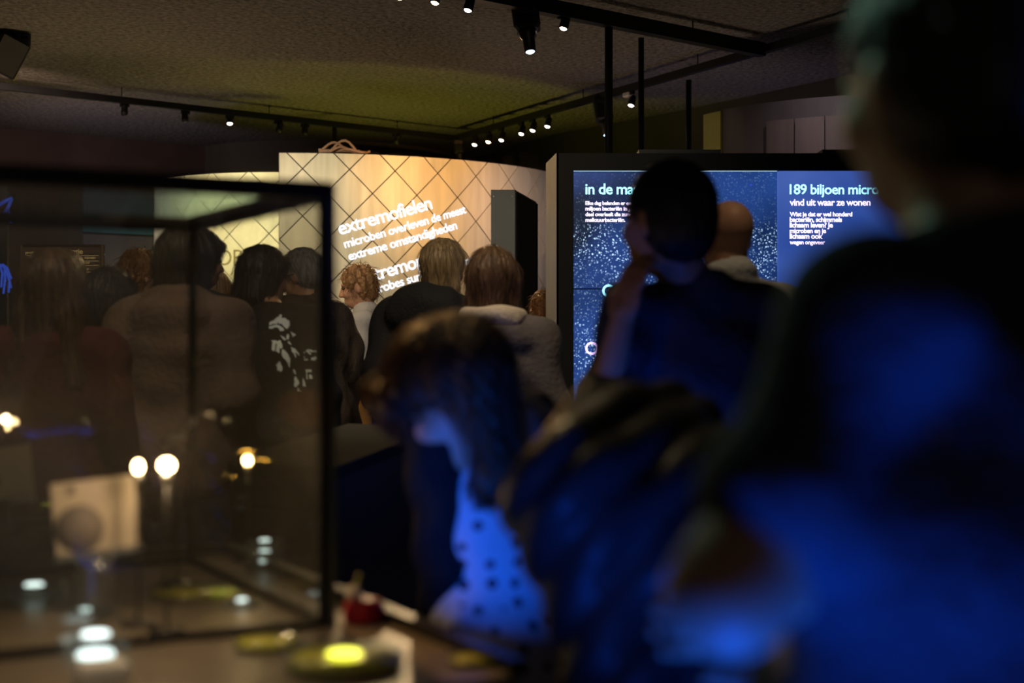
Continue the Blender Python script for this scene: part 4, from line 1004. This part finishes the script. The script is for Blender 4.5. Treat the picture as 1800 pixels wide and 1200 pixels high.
# --- man in a pale shirt, profile to the left
person('curly haired man in a pale shirt facing left before the wall', X_(650, 8.3), 8.3, 88, 1.76, SK['fair'], HM['sandy'], 'curly', C['shirt'], C['navy'], lean=3, head=(12, 4, 0), hoff=(0, .015, -.012),
       hem=.90, infl=.014, fold=.007, extras=(collar(.070, .012, 1.462),), seed=2, res=.007, nstr=420, jacket='shirt', arms={'L': ((-.22, .0, 1.14), ('w', P(626, 668, 8.02)))})
F = Field((-.12, -.12, -.36), (.12, .12, .10), .007); rg = np.random.default_rng(3)
for i in range(7):
    a = -.075+.025*i; F.cap((a*.8, -.02+.02*(i % 2), .03), (a*1.1+rg.uniform(-.01, .01), .03*math.sin(i*2.1), -.24-.05*(i % 3)), .028, .022, .012)
F.disp(lambda X, Y, Z: .006*np.sin(70*X+10*Z+2*np.sin(20*Z))+.004*np.sin(30*Z+40*X))
oc = np_mesh('folded_coat', [(*F.mesh(), 0)], [C['ochre']], None); oc.location = P(621, 690, 8.0); tag(oc, 'ochre coat draped over the arm of the curly haired man', 'coat')
# --- blond person in a hooded black jacket
person('blond person in a black hooded jacket seen from behind', X_(757, 6.4), 6.4, -14, 1.77, SK['fair'], HM['blond'], 'bob', C['black'], C['navy'], lean=4, head=(4, -16, 0), hoff=(.035, .03, -.005),
       hem=.84, infl=.038, fold=.008, wide=1.06, extras=(hood_back(.185, .085, .12, -.125, 1.42),), seed=3, nstr=520, curl=70, arms={'L': (('w', P(668, 655, 6.35)), ('w', P(655, 700, 6.55)))})
# --- brown-haired person, taupe hoodie with cream lining
d = person('brown haired person in a taupe hoodie with cream lining, back turned', X_(868, 5.2), 5.2, -4, 1.64, SK['fair'], HM['brown'], 'bob', C['greyhood'], C['navy'], lean=3, head=(2, 6, 0), hoff=(-.012, .0, .0),
       hem=.84, infl=.026, fold=.006, extras=(hood_back(.15, .05, .07, -.10, 1.40),), seed=4, nstr=620)
F = Field((-.2, -.22, 1.25), (.2, .2, 1.55), .007); F.torus(d['U'](0, -.02, 1.487), .098, .030, d['RU'], .02); F.ell(d['U'](0, -.10, 1.46), (.10, .03, .035), d['RU'], .03)
F.disp(lambda X, Y, Z: .004*np.sin(40*X+20*Z)); np_mesh('hood_lining', [(*F.mesh(), 0)], [C['cream']], d['root'])
# --- girl bending over the deck
gx, gy = X_(892, 2.40), 2.40
d = person('girl with long chestnut hair and polka dot top bowing to the left', gx, gy, 56, 1.44, SK['fair'], HM['chestnut'], 'long', dots, C['navy'], lean=8, head=(40, 32, 0), hoff=('w', P(792, 690, 2.30)), hs=1.02,
       hem=.80, infl=.016, fold=.006, sleeve='none', hair_len=.16, spread=.05, seed=5, tuck=True, nstr=900, jacket='polka_dot_top', curl=60, hips=.02,
       arms={'L': (('w', P(782, 985, 2.34)), ('w', P(770, 1075, 2.36))), 'R': (('w', P(850, 1000, 2.60)), ('w', P(790, 1070, 2.50)))})
F = Field((-.45, -.3, .6), (.45, .6, 1.3), .008)
for sd in 'LR':
    S0, E0, W0 = d['J'][sd]; F.cap(S0, E0, .055, .046, .02); F.cap(E0, E0+(W0-E0)*.92, .047, .034, .02)
F.disp(lambda X, Y, Z: .004*np.sin(60*Z+40*Y)); np_mesh('dark_sleeves', [(*F.mesh(), 0)], [C['black']], d['root'])
# --- man scratching his cheek before the video wall
person('dark haired man with a hand at his cheek before the video wall', X_(1232, 3.1), 3.1, 24, 1.69, SK['tan'], HM['black'], 'short', C['tee'], C['navy'], lean=3, head=(-2, 18, 0), hoff=('w', P(1172, 384, 3.08)), hs=1.03,
       hem=.84, infl=.018, fold=.007, wide=.96, sleeve='rolled', seed=6, nstr=0, curl=30, jacket='shirt', res=.007, arms={'L': (('w', P(1052, 742, 2.92)), ('w', P(1093, 568, 2.93)))})
# --- balding man behind him
person('balding man in a white collared shirt half hidden by the dark haired man', X_(1282, 4.6), 4.6, 14, 1.765, SK['fair'], HM['stubble'], None, C['white'], C['navy'], head=(4, 10, 0),
       hem=.88, infl=.02, fold=.005, extras=(collar(.080, .016, 1.50),), seed=7, nstr=200, jacket='shirt')
# --- big man at the right in the foreground
person('large man in a dark T-shirt close to the camera at right', 0.375, 1.16, 46, 1.635, SK['tan'], HM['dark'], 'short', C['tee'], C['navy'], lean=0, head=(2, -22, 0), fat=.045, wide=1.08,
       hem=.80, infl=.014, fold=.010, sleeve='short', slen=.58, seed=8, nstr=250, curl=60, jacket='t_shirt', res=.007, hs=1.03,
       arms={'L': (('w', Vector((.150, .985, 1.125))), ('w', Vector((.30, 1.20, 1.13)))), 'R': ((.26, .02, 1.12), (.10, .26, 1.10))})
# --- crouching person in quilted jacket
def ribs(X, Y, Z, U, RU, s):
    a = RU[:, 2]; pel = np.array((0, 0, .95))*s; t = X*a[0]+Y*a[1]+(Z-pel[2])*a[2]
    return -.013*np.abs(np.sin(np.pi*t/.062))
person('person in a dark quilted jacket bending forward, lit blue from below', .44, 1.66, 50, 1.62, SK['tan'], HM['dark'], 'short', C['puffer'], C['greytr'], lean=52, slean=-12, head=(70, 10, 0), hoff=('w', Vector((.10, 2.02, 1.05))), wide=.84, hem=.82,
       infl=.022, fold=.005, seed=9, nstr=100, jacket='quilted_jacket', topfn=ribs, arms={'L': ((-.17, .14, 1.22), (-.10, .28, 1.14)), 'R': ((.18, .14, 1.22), (.10, .28, 1.14))})
# --- group behind the glass
person('woman with long light brown hair and maroon jacket seen through glass', X_(92, 4.5), 4.5, 6, 1.58, SK['fair'], HM['brown'], 'long', C['maroon'], C['navy'], head=(3, -4, 0), hem=.84, infl=.03, seed=10, hair_len=.28, spread=.12, nstr=700)
person('blond person standing behind the long haired woman at far left', X_(112, 6.2), 6.2, -20, 1.70, SK['fair'], HM['blond'], 'short', C['olive'], C['navy'], head=(4, -10, 0), infl=.03, seed=11, extras=(collar(),))
person('girl with long black hair seen from behind through the glass', X_(192, 5.4), 5.4, -16, 1.57, SK['fair'], HM['dark'], 'long', C['slate'], C['navy'], head=(4, -14, 0), infl=.02, seed=12, hair_len=.24, spread=.03, nstr=700)
person('person with curly hair tinted as lit red between the dark haired visitors', X_(244, 6.8), 6.8, -60, 1.74, SK['fair'], HM['ginger'], 'curly', C['slate'], C['navy'], head=(4, -4, 0), infl=.02, seed=13, nstr=300)  # brownish hair given a ginger colour for the red light on it
person('broad person in a brown coat with short dark hair, back turned', X_(310, 4.9), 4.9, -6, 1.70, SK['tan'], HM['dark'], 'bob', C['brownc'], C['navy'], lean=5, head=(2, 4, 0), hem=.55, infl=.04, fold=.009, wide=1.0, extras=(hood_back(.14, .06, .07, -.11, 1.42),), seed=14, nstr=500, jacket='coat', pit=True)
person('tall dark haired person half hidden by the brown coat', X_(345, 6.1), 6.1, -30, 1.78, SK['tan'], HM['dark'], 'bob', C['black'], C['navy'], head=(6, -20, 0), infl=.02, seed=15, nstr=400)
person('child with light brown hair near the lettered panel wall', X_(375, 7.4), 7.4, -10, 1.66, SK['fair'], HM['sandy'], 'bob', C['slate'], C['navy'], head=(4, -10, 0), infl=.02, seed=16, nstr=250)
dm = person('long haired person in a black sweatshirt with a white print', X_(478, 5.6), 5.6, -20, 1.69, SK['tan'], HM['dark'], 'long', C['black'], C['navy'], lean=2, head=(4, -22, 0), hoff=(-.065, .02, -.004), hs=.93, hem=.80, infl=.03, fold=.007, wide=1.08,
       seed=17, hair_len=.06, spread=.02, nstr=600, topres=.0045, jacket='sweatshirt')
dg = person('grey haired man with glasses and dark waxed jacket leaning left', X_(560, 6.6), 6.6, 62, 1.74, SK['tan'], HM['grey'], 'short', C['darkbrown'], C['navy'], lean=7, head=(20, 10, 0), hem=.78, infl=.045, fold=.011, wide=1.05,
       extras=(collar(.088, .026, 1.49),), seed=18, nstr=400, jacket='waxed_jacket')
mb = MB()
for sg in (-1, 1):
    mb.tube([dg['Hd'](.034*sg+.024*math.cos(t), .112, .002+.019*math.sin(t)) for t in [2*math.pi*k/16 for k in range(17)]], .0022, 5)
    mb.tube([dg['Hd'](.058*sg, .110, .006), dg['Hd'](.082*sg, .05, .008), dg['Hd'](.086*sg, -.01, .0)], .0022, 5)
mb.tube([dg['Hd'](-.011, .113, .004), dg['Hd'](0, .117, .007), dg['Hd'](.011, .113, .004)], .002, 5); mb.build('glasses', M['black'], dg['root'])
person('ginger curly person seen between the kiosk and video wall', X_(962, 8.4), 8.4, -20, 1.60, SK['fair'], HM['ginger'], 'curly', C['ochre'], C['navy'], head=(6, -30, 0), infl=.02, seed=19, nstr=300)
person('woman in navy trousers and pink sneakers near the rear panel wall', X_(416, 10.2), 10.2, -70, 1.60, SK['fair'], HM['brown'], 'bob', C['slate'], C['navy'], head=(6, 0, 0), infl=.02, seed=20, nstr=200)

# white print on the back of the sweatshirt
polys = [[(195, 215), (210, 180), (270, 170), (290, 130), (330, 125), (330, 95), (365, 95), (370, 130), (420, 140), (470, 180), (480, 230), (450, 285), (420, 260), (380, 220), (320, 205), (260, 215), (200, 235)],
 [(200, 250), (290, 222), (340, 230), (400, 280), (410, 300), (350, 310), (330, 270), (270, 265), (205, 280)], [(250, 440), (300, 440), (300, 580), (255, 570)], [(310, 440), (365, 440), (400, 520), (400, 545), (362, 540), (352, 600), (315, 590)],
 [(385, 560), (420, 560), (470, 610), (505, 700), (490, 800), (470, 730), (410, 660), (390, 620)], [(365, 375), (410, 385), (435, 430), (400, 425)], [(440, 350), (470, 345), (470, 420), (445, 410)], [(500, 325), (565, 360), (530, 385)],
 [(455, 440), (490, 450), (512, 500), (480, 480)], [(515, 530), (560, 545), (635, 620), (620, 632), (560, 590), (590, 660), (575, 660), (530, 590)], [(685, 605), (750, 555), (860, 575), (855, 588), (770, 580), (790, 615), (760, 615), (735, 585)],
 [(690, 650), (725, 640), (725, 655), (690, 662)], [(690, 688), (748, 678), (748, 692), (692, 702)], [(790, 665), (865, 648), (855, 690), (792, 706)], [(715, 815), (790, 815), (810, 860), (740, 850), (745, 950), (728, 945)], [(760, 880), (810, 900), (815, 940), (775, 940)],
 [(315, 760), (360, 710), (395, 800), (385, 850), (320, 835)], [(533, 820), (555, 820), (570, 885), (550, 885)], [(550, 920), (580, 925), (615, 1005), (580, 1045), (545, 1060)], [(665, 935), (690, 950), (728, 1045), (680, 1045)], [(580, 1060), (655, 1110), (640, 1118), (625, 1085), (600, 1130)]]
dm['top'].parent = dm['root']; me = dm['top'].data; nv = len(me.vertices); co = np.empty(nv*3, np.float32); me.vertices.foreach_get('co', co); co = co.reshape(-1, 3)
a = math.radians(-20); wx = co[:, 0]*math.cos(a)-co[:, 1]*math.sin(a)+dm['root'].location.x; wy = co[:, 0]*math.sin(a)+co[:, 1]*math.cos(a)+dm['root'].location.y
qx = (900+FPX*wx/5.42-440)*7.5; qy = (600-FPX*(co[:, 2]-CAMZ)/5.42-540)*7.5; ins = np.zeros(nv, bool)
for pg in polys:
    c = np.zeros(nv, bool); j = len(pg)-1
    for i in range(len(pg)):
        xi, yi = pg[i]; xj, yj = pg[j]
        if yi != yj: c ^= ((yi > qy) != (yj > qy)) & (qx < (xj-xi)*(qy-yi)/(yj-yi)+xi)
        j = i
    ins |= c
ins &= wy < 5.62
at = me.attributes.new('print', 'FLOAT', 'POINT'); at.data.foreach_set('value', ins.astype(np.float32))
pm = cloth('black_sweatshirt_with_print', (0.012, 0.012, 0.013)); nt = pm.node_tree; bs = nt.nodes['Principled BSDF']; an = nd(nt, 'ShaderNodeAttribute', attribute_name='print')
src = bs.inputs['Base Color'].links[0].from_socket; mx = nd(nt, 'ShaderNodeMix', data_type='RGBA'); mx.inputs[7].default_value = (0.90, 1.0, 0.97, 1)
nt.links.new(an.outputs['Fac'], mx.inputs[0]); nt.links.new(src, mx.inputs[6]); nt.links.new(mx.outputs[2], bs.inputs['Base Color']); me.materials.clear(); me.materials.append(pm)
